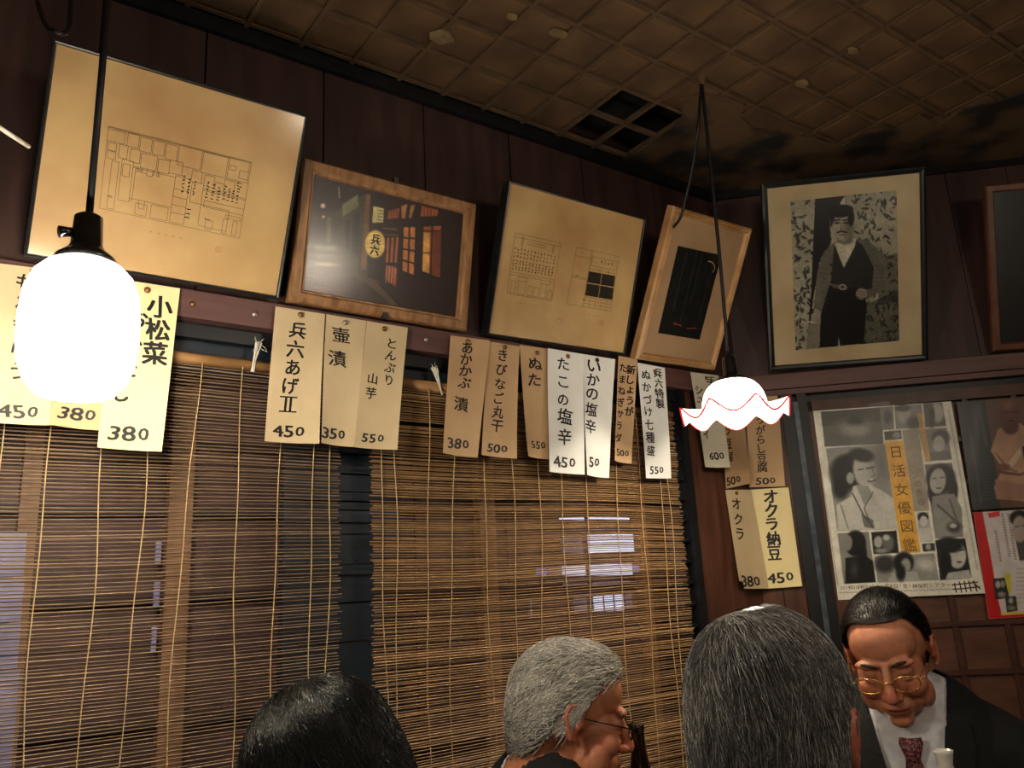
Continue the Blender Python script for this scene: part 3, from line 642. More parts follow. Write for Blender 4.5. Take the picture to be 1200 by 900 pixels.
cv.ell(556, 565, 47, 64, (.98, .82, .42), soft=.08); cv.ell(556, 565, 30, 45, (1, .93, .6), soft=.6, al=.7)
for k in range(7): cv.ell(556, 510 + k * 18, 44 - abs(k - 3) * 4, 1.6, (.8, .55, .25), soft=.5, al=.7)
cv.poly([(610, 410), (665, 392), (660, 440), (608, 446)], (.62, .33, .2)); cv.poly([(672, 385), (700, 375), (690, 445), (675, 440)], (.75, .5, .28)); cv.poly([(715, 380), (735, 378), (720, 440), (708, 440)], (.7, .5, .3)); cv.poly([(765, 382), (842, 400), (838, 428), (762, 432)], (.66, .36, .2))
for x in range(615, 660, 12): cv.line([(x, 400), (x, 440)], 3, (.35, .16, .1))
for x in range(778, 838, 16): cv.line([(x, 385), (x, 430)], 3, (.38, .16, .1))
def win(p, nu, nv, c):
    cv.poly(p, c); p = [np.array(k, float) for k in p]
    for i in range(nu + 1): t = i / nu; cv.line([tuple(p[0] * (1 - t) + p[1] * t), tuple(p[3] * (1 - t) + p[2] * t)], 8, bk)
    for i in range(nv + 1): t = i / nv; cv.line([tuple(p[0] * (1 - t) + p[3] * t), tuple(p[1] * (1 - t) + p[2] * t)], 8, bk)
win([(682, 480), (743, 478), (740, 712), (680, 690)], 2, 4, (.80, .50, .27)); win([(772, 476), (862, 470), (860, 722), (770, 690)], 2, 1, (.66, .36, .2))
cv.poly([(778, 508), (806, 510), (806, 697), (776, 688)], (.93, .68, .36)); cv.line([(770, 603), (862, 600)], 5, bk); cv.line([(770, 500), (862, 498)], 6, bk); cv.poly([(818, 505), (858, 503), (858, 715), (818, 700)], (.5, .25, .15))
win([(605, 530), (668, 525), (662, 655), (602, 655)], 3, 1, (.68, .38, .22)); cv.poly([(608, 660), (662, 680), (655, 765), (605, 725)], (.62, .30, .22))
for x in range(612, 662, 13): cv.line([(x, 668), (x - 3, 745)], 3, (.92, .68, .5))
cv.line([(590, 490), (655, 495)], 4, (.6, .42, .28)); cv.line([(600, 520), (660, 522)], 4, (.55, .35, .22))
cv.ell(320, 780, 90, 12, (.42, .16, .12), soft=.8, al=.7)
cv.noise(40, .35, 2); cv.noise(9, .2, 3)
print_grid('photograph', cv, lambda u, v: F2.L(F2.rect[0] + (F2.rect[1] - F2.rect[0]) * u, F2.fy - .0006, F2.rect[3] + (F2.rect[2] - F2.rect[3]) * v), m_gloss, F2.rt)
mb = MB()
for ch, x, y in [('兵', 558, 543), ('六', 553, 594)]:
    X, Y = F2.sq(*Z((300, 150), 4, [(x, y)])[0]); put_glyph(mb, ch, X, Y, .022, -.024, lambda a, b: F2.L(a, F2.fy - .0009, b), .03, .3)
# glyph y runs down the sheet, so flip it here
mb.build('lettering', m_ink, F2.rt)
for x, z_ in [(.0, .2991), (.0, .0)]:
    mb = MB(); mb.box(F2.L(x, .001 if z_ > .1 else -.003, z_ + (.003 if z_ > .1 else .004)), F2.M @ np.array([.005, 0, 0]), F2.M @ np.array([0, .006, 0]), F2.M @ np.array([0, 0, .006])); mb.build('clip', m_black, F2.rt)

# 3 elevations
F3 = Frame(A, [1.2632, 1.801 + .004, 0.0051, 0.3676, -0.019, 0.4349, 0.3596], .04, 'black-framed yellowed sheet with two small elevation drawings', 'picture', [(0, .030), (0, 0), (.0025, -.001), (.004, 0), (.005, .004)], m_blackframe, .028, .005,
           Z((560, 180), 3.53, [(145, 132), (688, 287), (600, 832), (48, 745)]), .004)
F3.sheet('paper', m_paper_plan)
q3 = Z((560, 180), 3.53, [(160, 335), (348, 378), (308, 615), (125, 582)]); q4 = Z((560, 180), 3.53, [(413, 395), (587, 437), (550, 660), (370, 628)])
L_ = [cell(*q3, 0, 0, 1, 1), cell(*q3, 0, .06, 1, .06), cell(*q3, .18, .03, .2, .2), cell(*q3, .85, .06, .87, .2), cell(*q3, 0, .64, 1, .68), cell(*q3, .06, .78, .16, .98), cell(*q3, .2, .7, .4, .76), cell(*q3, .22, .76, .38, .98), cell(*q3, .44, .82, .54, .98), cell(*q3, .58, .82, .68, .98), cell(*q3, .7, .68, .9, .74), cell(*q3, .72, .74, .84, .98), cell(*q3, .88, .84, .98, .98), cell(*q3, .3, .1, .7, .14)]
L_ += [cell(*q4, 0, 0, 1, 1), cell(*q4, .36, 0, .38, 1), cell(*q4, 0, .15, .36, .15), cell(*q4, .4, .1, .98, .26), cell(*q4, .38, .32, 1, .40), cell(*q4, .02, .5, .34, .53), cell(*q4, .38, .82, 1, .88), cell(*q4, .38, .94, 1, .94), cell(*q4, .6, .3, .62, .42), cell(*q4, .8, .3, .82, .42)]
for u in (.5, .62, .75, .88): L_.append(cell(*q4, u, .82, u, 1))
F3.lines('drawing', L_, m_pencil, .0007)
sc = []
for u in np.arange(.05, .97, .072): sc += scrib(*q3, u, .22, .40, 3, .018) + scrib(*q3, u, .42, .60, 4, .020)
for u in (.62, .7, .78, .86): sc += scrib(*q4, u, .12, .2, 1, .025)
sc += scrib(*q4, .36, .86, .9, 1, .03) + scrib(*q4, .12, .48, .5, 1, .03)
for x0, y0 in ((178, 622), (428, 668)):
    for k in range(5): sc.append(Z((560, 180), 3.53, [(x0 + k * 17 - 2, y0 + k * 3), (x0 + k * 17 + 3, y0 + k * 3 + 1)]))
F3.lines('lettering', sc, m_ink, .0008)
bl_ = Z((560, 180), 3.53, [(462, 497), (570, 517), (557, 612), (445, 592)]); L_ = []
for k in range(26):
    if k == 12: continue
    c_ = cell(*bl_, 0, k / 25, 1, k / 25); L_.append(c_[:2])
F3.lines('drawn_blinds', L_, m_ink, .0020); F3.lines('drawn_divide', [cell(*bl_, .49, 0, .49, 1)[1:3]], m_paper_plan, .0015, .0009)
def ring_(x, y, r): return [[(x + r * math.cos(a), y + r * math.sin(a)) for a in np.linspace(0, 6.28, 13)], [(x - r * .4, y), (x + r * .4, y)], [(x, y - r * .5), (x, y + r * .5)]]
F3.lines('stamp', ring_(705, 381, 2.6), m_orangeink, .0012)
F3.lines('water_ring', ring_(656, 379, 3.4)[:1], m_pencil, .0006)

# 4 dark print in a pale moulded frame
Q4 = Z((560, 180), 3.53, [(838, 262), (1103, 350), (985, 878), (690, 838)])
F4 = Frame(A, [1.6627, 1.7947 + .006, 0.0031, 0.4979, -0.0179, 0.308, 0.4065], .05, 'narrow pale moulded frame with a black upright print, nearest the corner', 'picture',
           [(0, .024), (0, .003), (.003, -.002), (.008, -.004), (.012, -.001), (.015, -.003), (.018, 0), (.020, .006)], m_pine, .022, .020, Q4, .006)
F4.sheet('mount', m_paper_mat2)
qq = Z((560, 180), 3.53, [(847, 385), (1018, 428), (937, 778), (763, 750)])
c_ = [F4.sq(*p) for p in qq]
m_dark = mat('dark_print', (.08, .085, .085), (.115, .12, .115), 20, .4); m_faint = mat('faint_print_line', (.30, .29, .24), (.36, .34, .28), 20, .5); m_moon = mat('moon_print', (.72, .60, .38), (.8, .68, .45), 20, .5)
V = [F4.L(x, F4.fy - .0012, z) for x, z in c_] + [F4.L(x, F4.fy - .0002, z) for x, z in c_]
obj('print', V, [(0, 3, 2, 1), (4, 5, 6, 7), (0, 1, 5, 4), (1, 2, 6, 5), (2, 3, 7, 6), (3, 0, 4, 7)], m_dark, F4.rt)
F4.lines('printed_lines', [cell(*qq, u, .02, u, v)[1:3] for u, v in ((.22, .7), (.45, .82), (.58, .6), (.86, .75))], m_faint, .0009, .0016)
mo = Z((560, 180), 3.53, [(966 + 26 * math.sin(a), 476 - 26 * math.cos(a)) for a in np.linspace(0, 2.4, 9)])
F4.lines('printed_moon', [mo], m_moon, .0028, .0018)
mb = MB()
def qd(q, u, v): q = [np.array(k) for k in q]; return tuple((q[0] * (1 - u) + q[1] * u) * (1 - v) + (q[3] * (1 - u) + q[2] * u) * v)
rl = []
for u0, u1, v in ((.30, .50, .86), (.64, .86, .88)):
    for k in range(7):
        a = u0 + (u1 - u0) * k / 7; rl.append([qd(qq, a, v + RS.uniform(-.015, .015)), qd(qq, a + .03, v + RS.uniform(-.015, .015))])
F4.lines('lettering', rl, m_redink, .0035, .0018)

# 5 black-and-white portrait
z5 = (860, 160); k5 = 3.103
Q5 = Z(z5, k5, [(115, 185), (677, 122), (683, 803), (148, 843)])
F5 = Frame(B, [0.313, 1.8075 + .004, 0.0051, 0.4249, 0.0149, 0.4431, 0.5443], .03, 'black-framed black-and-white portrait of a standing man in a cardigan', 'picture',
           [(0, .020), (0, 0), (.006, -.002), (.013, 0), (.016, .005)], m_blackframe, .018, .016, Q5, .005)
F5.sheet('mount', m_paper_mat)
qp = [(200, 233), (592, 188), (600, 752), (222, 787)]
cv = Canvas(170, 236, qp, (.62, .60, .52))
rs = np.random.RandomState(5)
for k in range(520):          # leafy wallpaper
    x, y = rs.uniform(195, 605), rs.uniform(185, 790); a = rs.uniform(0, PI); dark = .16 + .12 * rs.rand(); s_ = rs.uniform(7, 15)
    cv.ell(x, y, s_, s_ * .36, (dark, dark, dark * .9), rot=a, soft=.25, al=.8)
for k in range(260):
    x, y = rs.uniform(195, 605), rs.uniform(185, 790); cv.ell(x, y, rs.uniform(3, 8), 1.6, (.75, .73, .64), rot=rs.uniform(0, PI), soft=.4, al=.8)
cv.poly([(470, 620), (605, 560), (605, 760), (470, 770)], (.18, .17, .15), .55); cv.poly([(540, 440), (605, 420), (605, 600), (520, 620)], (.12, .12, .1), .45)
cv.poly([(292, 222), (405, 205), (380, 250), (345, 300), (350, 390), (310, 450), (285, 600), (265, 785), (262, 785), (278, 560)], (.10, .095, .09))
cv.poly([(385, 235), (400, 212), (405, 250), (390, 252)], (.75, .73, .64)); cv.poly([(350, 330), (372, 380), (355, 400)], (.7, .68, .6))
cv.poly([(268, 690), (312, 680), (310, 778), (262, 783)], (.50, .48, .42)); 
# cardigan, vest, trousers
cv.poly([(362, 385), (325, 420), (300, 500), (288, 630), (312, 650), (340, 600), (350, 545), (395, 540), (460, 555), (480, 600), (545, 560), (562, 500), (545, 430), (490, 380), (445, 370)], (.40, .385, .34))
cv.poly([(362, 400), (350, 540), (385, 545), (470, 560), (500, 560), (508, 480), (470, 400), (440, 372)], (.145, .14, .135))
cv.poly([(363, 388), (395, 385), (445, 368), (438, 400), (398, 480), (385, 450)], (.78, .75, .66))
cv.poly([(345, 545), (470, 555), (482, 620), (470, 762), (385, 770), (378, 735), (376, 772), (310, 778), (312, 660)], (.085, .08, .08))
cv.line([(362, 548), (405, 556)], 15, (.34, .33, .29)); cv.ell(393, 552, 13, 11, (.68, .66, .58), soft=.2); cv.ell(393, 552, 8, 6, (.2, .2, .18), soft=.3)
for k in range(6): cv.ell(352 - k * 5 * (k > 3), 470 + k * 32, 5, 6, (.16, .15, .14), soft=.3)
for k in range(9): cv.line([(500 + k * 5, 400 + k * 10), (478 + k * 8, 420 + k * 14)], 2.5, (.26, .25, .22), .7)
for k in range(8): cv.line([(305 + 2 * k, 480 + 18 * k), (335 + k, 486 + 18 * k)], 2.5, (.28, .27, .24), .6)
for k in range(7): cv.line([(500, 470 + k * 16), (548, 480 + k * 12)], 3, (.28, .27, .24), .55)
cv.ell(462, 577, 20, 21, (.60, .57, .5), soft=.15); 
for k in range(3): cv.line([(450, 567 + k * 11), (476, 572 + k * 10)], 2.5, (.25, .24, .21), .8)
cv.poly([(290, 632), (312, 640), (314, 690), (282, 688)], (.60, .57, .5)); cv.line([(264, 681), (290, 684)], 4, (.85, .83, .74))
cv.poly([(374, 340), (425, 340), (430, 385), (398, 395), (372, 385)], (.50, .47, .41))
cv.ell(393, 322, 37, 56, (.66, .63, .56), rot=-.08, soft=.07); cv.ell(415, 330, 18, 45, (.42, .4, .35), soft=.5, al=.6)
cv.ell(386, 268, 44, 24, (.06, .055, .05), rot=-.1, soft=.12); cv.ell(424, 292, 12, 32, (.06, .055, .05), soft=.2); cv.ell(354, 288, 9, 26, (.08, .075, .07), soft=.25); cv.ell(400, 258, 30, 13, (.05, .045, .04), soft=.2)
for x in (373, 406): cv.line([(x - 12, 303), (x + 11, 300)], 5, (.08, .08, .07)); cv.ell(x, 312, 10, 3.4, (.1, .09, .08), soft=.3)
cv.line([(390, 312), (386, 334), (396, 336)], 3, (.4, .37, .32)); cv.line([(374, 348), (390, 343), (408, 348)], 6, (.07, .065, .06)); cv.line([(381, 357), (400, 357)], 3.5, (.33, .28, .25))
cv.noise(60, .25, 4); cv.noise(7, .22, 5)
cp = [F5.sq(*p) for p in Z(z5, k5, qp)]
print_grid('photograph', cv, lambda u, v: F5.L(*(lambda x, z: (x, F5.fy - .0008, z))(*[(cp[0][i] * (1 - u) + cp[1][i] * u) * (1 - v) + (cp[3][i] * (1 - u) + cp[2][i] * u) * v for i in (0, 1)])), m_gloss, F5.rt)

# 6 frame cut off at the right edge
F6 = Frame(B, [.86, 1.812, 0, .30, 0.02, .30, .47], .03, 'brown wooden frame around a dark picture, far right edge', 'picture', [(0, .02), (0, .002), (.004, -.003), (.018, -.003), (.022, .004)], m_brownframe, .018, .022, [(1191, 236), (1320, 222), (1310, 402), (1171, 410)], .004)
F6.sheet('picture', m_dark)

# ------------------------------------------------------------------ posters on wall B
zp = (920, 430); kp = 2.903
def poster(quadz, name, label, W, Hh, bg, off=.008, mtl=m_print):
    q = [B.uz(*p, off) for p in Z(zp, kp, quadz)]; q = np.array(q)
    def mp(u, v, l=0): b = (q[0] * (1 - u) + q[1] * u) * (1 - v) + (q[3] * (1 - u) + q[2] * u) * v; return B.pt(b[0], b[1], off + l + .0018 * math.sin(7 * u + 2 * v) * v + .004 * max(0, v - .9) * 10 * (u - .5) ** 2)
    rt = empty(name, B.pt(q[:, 0].mean(), q[:, 1].min(), off), label, 'poster')
    V = [mp(u, v, -.0006) for u, v in UNIT]; V += [mp(u, v, -.0012) for u, v in UNIT]
    return rt, Canvas(W, Hh, quadz, bg), mp, homog(quadz, UNIT)
rt, cv, mp, Hp = poster([(95, 150), (565, 117), (680, 770), (180, 793)], 'film_poster', 'large black-and-white film poster with vertical orange title band, taped to the panelling', 196, 262, (.95, .94, .88))
g = lambda v: (v, v, v * .96)
cv.poly([(122, 152), (330, 137), (335, 262), (135, 272)], g(.42)); cv.poly([(122, 152), (330, 137), (332, 185), (126, 200)], g(.34)); cv.ell(235, 205, 60, 26, g(.52), soft=.6); cv.ell(240, 185, 26, 20, g(.28), soft=.4); cv.ell(240, 215, 40, 18, g(.62), soft=.5)
cv.poly([(139, 277), (340, 262), (385, 552), (178, 558)], g(.60)); cv.ell(215, 360, 62, 60, g(.14), soft=.2); cv.ell(235, 330, 60, 34, g(.12), soft=.25); cv.ell(190, 410, 28, 40, g(.12), soft=.3)
cv.ell(272, 350, 40, 62, g(.72), rot=-.12, soft=.12); cv.ell(222, 378, 13, 20, g(.66), soft=.2); cv.ell(262, 300, 42, 22, g(.15), rot=.2, soft=.25)
cv.line([(278, 345), (305, 340)], 4, g(.2)); cv.line([(250, 350), (266, 347)], 4, g(.2)); cv.line([(296, 345), (306, 368), (296, 372)], 3, g(.45)); cv.ell(295, 386, 14, 5, g(.22), rot=-.2, soft=.2); cv.ell(294, 384, 10, 2.4, g(.95), rot=-.2, soft=.2)
cv.poly([(232, 405), (290, 400), (330, 420), (375, 450), (385, 552), (180, 556), (175, 470), (225, 440)], g(.82)); cv.poly([(240, 400), (285, 405), (300, 440), (270, 470)], g(.62)); cv.line([(230, 430), (265, 500), (300, 545)], 5, g(.35)); cv.line([(300, 425), (270, 480), (295, 545)], 4, g(.4)); cv.line([(190, 470), (215, 550)], 4, g(.5)); cv.poly([(260, 500), (300, 520), (305, 550), (270, 545)], g(.3), .7)
cv.ell(330, 330, 30, 60, g(.35), soft=.8, al=.5)
cv.poly([(322, 137), (368, 133), (372, 212), (332, 215)], g(.5)); cv.ell(350, 170, 14, 22, g(.35), soft=.3); cv.poly([(372, 133), (465, 126), (470, 206), (378, 212)], g(.55)); cv.ell(405, 160, 22, 30, g(.7), soft=.3); cv.ell(400, 140, 26, 12, g(.3), soft=.3); cv.ell(440, 190, 24, 20, g(.32), soft=.4)
cv.poly([(470, 125), (535, 121), (548, 200), (478, 206)], g(.35)); cv.ell(518, 155, 22, 34, g(.74), soft=.2); cv.ell(500, 170, 10, 36, g(.2), soft=.3)
cv.poly([(337, 220), (395, 215), (398, 245), (342, 250)], g(.28)); cv.ell(380, 232, 14, 12, g(.6), soft=.3)
cv.poly([(455, 213), (550, 207), (568, 315), (478, 322)], g(.55)); cv.ell(530, 240, 30, 26, g(.28), soft=.2); cv.ell(524, 262, 20, 28, g(.78), soft=.15); cv.poly([(495, 290), (560, 285), (566, 315), (486, 320)], g(.45))
cv.poly([(398, 215), (455, 210), (492, 488), (440, 492)], (.66, .62, .55))
cv.poly([(340, 255), (402, 250), (462, 630), (398, 633)], (.93, .70, .28))
cv.poly([(450, 158), (468, 156), (496, 318), (476, 320)], (.90, .70, .34), .8)
cv.poly([(475, 332), (568, 326), (606, 578), (512, 582)], g(.45)); cv.ell(530, 380, 50, 50, g(.12), soft=.12); cv.ell(505, 420, 20, 40, g(.1), soft=.2); cv.ell(572, 420, 16, 40, g(.12), soft=.2); cv.ell(520, 388, 27, 44, g(.70), rot=.1, soft=.1)
cv.line([(502, 380), (514, 378)], 3, g(.15)); cv.line([(530, 376), (542, 375)], 3, g(.15)); cv.ell(524, 412, 10, 3, g(.3), soft=.3); cv.poly([(500, 440), (575, 430), (600, 480), (606, 578), (512, 580)], g(.58)); cv.line([(520, 470), (575, 520)], 7, g(.35)); cv.line([(560, 450), (590, 540)], 6, g(.4)); cv.ell(575, 545, 24, 18, g(.25), soft=.4); cv.ell(572, 540, 12, 8, g(.75), soft=.3)
cv.poly([(449, 495), (488, 492), (502, 594), (460, 597)], g(.72)); cv.ell(470, 510, 18, 16, g(.1), soft=.15); cv.ell(472, 524, 13, 18, g(.85), soft=.15); cv.poly([(452, 550), (495, 545), (500, 592), (460, 595)], g(.85))
cv.poly([(466, 602), (508, 599), (512, 625), (470, 628)], g(.2)); cv.ell(488, 612, 9, 10, g(.7), soft=.3)
cv.poly([(178, 566), (285, 560), (310, 732), (200, 738)], g(.56)); cv.ell(240, 600, 36, 44, g(.06), soft=.1); cv.ell(212, 598, 17, 28, g(.55), soft=.15); cv.poly([(205, 650), (270, 640), (300, 660), (310, 732), (205, 738)], g(.10)); cv.ell(235, 690, 14, 26, g(.3), soft=.5, al=.7); cv.ell(265, 640, 14, 40, g(.05), soft=.3)
cv.poly([(293, 562), (380, 556), (388, 632), (302, 637)], g(.12)); cv.ell(318, 595, 15, 20, g(.72), soft=.2); cv.ell(352, 600, 20, 28, g(.45), soft=.3); cv.ell(345, 580, 12, 10, g(.8), soft=.3); cv.ell(328, 625, 22, 8, g(.6), soft=.4)
cv.poly([(305, 645), (508, 634), (524, 725), (316, 734)], g(.60)); cv.ell(340, 670, 34, 30, g(.22), soft=.3); cv.ell(405, 665, 34, 36, g(.08), soft=.15); cv.ell(412, 676, 17, 26, g(.62), soft=.2); cv.poly([(365, 700), (450, 695), (460, 728), (350, 732)], g(.72)); cv.ell(395, 700, 16, 28, g(.1), soft=.3); cv.ell(480, 670, 30, 20, g(.78), soft=.5)
cv.poly([(512, 590), (612, 583), (634, 718), (528, 726)], g(.14)); cv.ell(583, 638, 32, 48, g(.80), rot=-.15, soft=.08); cv.ell(560, 605, 44, 26, g(.08), rot=.1, soft=.2); cv.ell(548, 670, 18, 48, g(.07), soft=.2); cv.line([(566, 630), (580, 626)], 4, g(.1)); cv.line([(594, 624), (608, 622)], 4, g(.1)); cv.ell(592, 664, 9, 3.5, g(.3), soft=.3); cv.poly([(555, 700), (625, 690), (634, 718), (545, 724)], g(.75))
for y0, c0 in ((150, 0), (200, 0)): pass
for k in range(46): cv.line([(118 + k * 1.3, 330 + k * 9.0), (121 + k * 1.3, 335 + k * 9.0)], 3, g(.55), .8)
for k in range(56): cv.line([(555 + k * 1.75, 145 + k * 9.8), (558 + k * 1.75, 150 + k * 9.8)], 3, g(.55), .8)
for k in range(40): cv.line([(185 + k * 11, 768 - k * .35), (191 + k * 11, 768 - k * .35)], 3, g(.5), .8)
cv.noise(50, .2, 8); cv.noise(6, .12, 9)
print_grid('printed_sheet', cv, mp, m_gloss, rt)
mb = MB()
def ptxt(mb, text, a, b, sz, wg, wild=0, Hp=None, mp=None, asp=.75):
    for i, ch in enumerate(text):
        f = i / max(1, len(text) - 1); u, v = happ(Hp, a[0] * (1 - f) + b[0] * f, a[1] * (1 - f) + b[1] * f)
        put_glyph(mb, ch, u, v, sz, sz * asp, lambda x, y: mp(x, y, .0008), wg, wild)
ptxt(mb, '日活女優図鑑', (378, 290), (425, 605), .098, .004, Hp=Hp, mp=mp, asp=.72)
mb.build('lettering', mat('title_ink', (.42, .33, .18), (.5, .4, .22), 30, .5), rt)
mb = MB(); ptxt(mb, 'ンの青春', (444, 368), (464, 458), .062, 0, Hp=Hp, mp=mp, asp=.72); mb.build('lettering', mat('grey_title_ink', (.50, .46, .4), (.55, .5, .44), 30, .5), rt)
mb = MB(); ptxt(mb, '2019年10月5日(土)', (190, 752), (300, 747), .034, 0, Hp=Hp, mp=mp, asp=.7); ptxt(mb, '11月8日(金)', (315, 748), (425, 744), .036, 0, Hp=Hp, mp=mp, asp=.7)
ptxt(mb, '神保町シアター', (442, 746), (555, 741), .036, .004, Hp=Hp, mp=mp, asp=.7); mb.build('lettering', m_pencil, rt)
mb = MB()
for a, b in [((575, 735), (582, 768)), ((592, 730), (600, 768)), ((608, 728), (616, 766)), ((624, 727), (632, 764)), ((640, 726), (652, 764)), ((566, 742), (655, 732)), ((570, 757), (662, 748)), ((636, 730), (664, 756))]:
    p0, p1 = [mp(*happ(Hp, *p), .0009) for p in (a, b)]; d = p1 - p0; t = np.cross(d / np.linalg.norm(d), B.n) * .0016; mb.add([p0 + t, p0 - t, p1 - t, p1 + t], [(0, 1, 2, 3)])
mb.build('pen_scrawl', mat('brown_pen', (.22, .15, .08), (.3, .2, .1), 30, .6), rt)
for i, (x, y, wd, ht, ro) in enumerate([(98, 150, 22, 9, -.7), (318, 127, 36, 7, -.05), (138, 440, 6, 8, 0)]):
    u, v = happ(Hp, x, y); c = mp(u, v, .0012); dx = B.d * wd / kp / 975 * 2.3; dz = np.array([0, 0, ht / kp / 975 * 2.3]); dx, dz = dx * math.cos(ro) + dz * 2.4 * math.sin(-ro), dz
    MB().box(c, dx, B.n * .0006, dz).build('tape', m_sheet, rt)

rt, cv, mp, Hp = poster([(583, 120), (1010, 88), (1060, 462), (637, 488)], 'portrait_poster', 'dark poster of a seated old man in a pale jacket with a fan, top right', 150, 132, (.20, .20, .205), mtl=m_gloss)
cv.poly([(583, 120), (680, 112), (735, 478), (637, 488)], (.22, .23, .24)); cv.poly([(680, 112), (1010, 88), (1060, 462), (735, 480)], (.40, .30, .25)); cv.ell(650, 200, 14, 90, (.42, .44, .46), soft=.7, al=.6); cv.ell(640, 300, 12, 60, (.34, .36, .38), soft=.8, al=.6)
cv.poly([(725, 215), (760, 198), (800, 195), (850, 225), (860, 330), (880, 420), (860, 460), (720, 450), (712, 410), (740, 350), (700, 290)], (.72, .57, .46)); cv.poly([(715, 385), (800, 400), (880, 400), (880, 455), (720, 452)], (.64, .48, .40)); cv.line([(725, 360), (800, 370), (860, 350)], 8, (.42, .28, .24)); cv.line([(720, 300), (760, 350), (790, 360)], 5, (.52, .38, .32))
cv.ell(768, 205, 28, 28, (.36, .22, .19), soft=.2); cv.ell(765, 155, 34, 46, (.40, .24, .21), soft=.12); cv.ell(760, 130, 24, 16, (.55, .37, .32), soft=.6, al=.8); cv.line([(748, 158), (762, 157)], 4, (.2, .12, .1)); cv.line([(775, 156), (790, 155)], 4, (.2, .12, .1)); cv.ell(770, 185, 12, 3, (.22, .12, .1), soft=.4)
cv.poly([(760, 330), (800, 280), (806, 300), (775, 345)], (.82, .74, .64)); cv.ell(745, 345, 22, 12, (.5, .33, .28), soft=.3); cv.poly([(808, 275), (830, 268), (835, 320), (815, 325)], (.12, .1, .1))
for k in range(30): cv.line([(626 + k * 1.3, 210 + k * 8.6), (630 + k * 1.3, 213 + k * 8.6)], 5, (.42, .42, .40), .6)
for k in range(18): cv.line([(655 + k * 1.5, 130 + k * 8), (664 + k * 1.5, 134 + k * 8)], 6, (.36, .37, .38), .8)
for r_ in range(12): cv.line([(650 + r_ * 2, 330 + r_ * 11), (705 + r_ * 2, 326 + r_ * 11)], 2.5, (.36, .36, .34), .6)
cv.noise(40, .25, 12); print_grid('printed_sheet', cv, mp, m_gloss, rt)

rt, cv, mp, Hp = poster([(640, 495), (960, 478), (1015, 838), (692, 858)], 'red_edged_flyer', 'white flyer with a broad red left edge and small photos, low right', 130, 130, (.84, .81, .80))
cv.poly([(640, 495), (672, 493), (700, 640), (722, 780), (740, 850), (692, 858)], (.74, .08, .08)); cv.poly([(692, 848), (1015, 828), (1015, 838), (692, 858)], (.74, .08, .08)); cv.poly([(690, 497), (730, 490), (733, 508), (695, 514)], (.86, .2, .24))
cv.poly([(768, 500), (960, 490), (975, 650), (800, 660)], (.30, .28, .27)); cv.ell(800, 515, 34, 28, (.06, .05, .05), soft=.15); cv.ell(800, 552, 26, 46, (.66, .60, .57), soft=.1); cv.line([(786, 545), (798, 543)], 3, (.1, .1, .1)); cv.line([(808, 541), (820, 540)], 3, (.1, .1, .1))
for c0, n in ((738, 17), (758, 18), (715, 12)):
    for k in range(n): cv.line([(c0 + k * 1.5, 500 + k * 9 + (c0 < 730) * 60), (c0 + 6 + k * 1.5, 503 + k * 9 + (c0 < 730) * 60)], 4, (.42, .38, .38), .8)
cv.poly([(748, 706), (768, 704), (772, 770), (752, 772)], (.80, .78, .20)); cv.poly([(735, 838), (900, 826), (900, 832), (735, 846)], (.85, .80, .3))
cv.poly([(708, 722), (748, 718), (765, 785), (716, 793)], (.17, .16, .15)); cv.ell(725, 742, 9, 13, (.7, .68, .64), soft=.3); cv.ell(742, 740, 8, 12, (.6, .58, .55), soft=.3); cv.ell(738, 775, 14, 9, (.6, .58, .54), soft=.3)
cv.poly([(750, 784), (788, 780), (794, 830), (756, 836)], (.2, .19, .18)); cv.ell(770, 796, 8, 10, (.72, .68, .64), soft=.3); cv.ell(772, 820, 15, 8, (.5, .48, .45), soft=.3)
for r_ in range(9): cv.line([(790, 690 + r_ * 14), (870, 685 + r_ * 14)], 2.2, (.5, .48, .48), .7)
cv.noise(40, .1, 13); print_grid('printed_sheet', cv, mp, m_print, rt)

# pale scars where the ceiling lining has chipped
for i, (x, y, rx_, ry_) in enumerate([(517, 44, .030, .022), (655, 40, .024, .014), (940, 99, .020, .016), (921, 184, .012, .012), (1000, 60, .018, .010), (1130, 200, .010, .008), (600, 20, .014, .010)]):
    c = onz(x, y, H - .0055); n = 14; V = [c + np.array([rx_ * math.cos(a) * RS.uniform(.75, 1.15), ry_ * math.sin(a) * RS.uniform(.75, 1.15), 0]) for a in np.linspace(0, 2 * PI, n, endpoint=False)]
    V += [v + np.array([0, 0, .003]) for v in V]; obj('chipped_spot', V, [tuple(range(n))[::-1], tuple(range(n, 2 * n))] + [(j, (j + 1) % n, n + (j + 1) % n, n + j) for j in range(n)], m_scar, CE)
# pale stick jutting in at the far left
pa, pb = pos(-6, 146, 1.5), pos(34, 172, 1.555)
tag(MB().tube([pa, pb], .0035, 8).build('wooden_stick', m_white_string, base=(pa + pb) / 2, smooth=True), 'thin pale stick poking in left of the large plan', 'stick')

# ------------------------------------------------------------------ pendant lamps
m_shade = mat('milk_glass_lit', (.95, .93, .88), (.98, .96, .92), 20, .2, emit=((1.0, .95, .86), 9.0), coat=.3)
m_shade_hot = mat('milk_glass_lit_bright', (.95, .93, .88), (.98, .96, .92), 20, .2, emit=((1.0, .95, .86), 42.0), coat=.3)
m_ruf = mat('ruffle_glass', (.95, .92, .9), (.98, .96, .94), 20, .15, emit=((1.0, .95, .86), 3.5), coat=.5)
m_rim = mat('red_glass_rim', (.85, .08, .12), (.9, .12, .15), 20, .15, emit=((.95, .10, .14), .55), coat=.5)
m_bulb = mat('bulb_glass', (1, .95, .85), (1, .96, .9), 20, .2, emit=((1.0, .88, .66), 40))
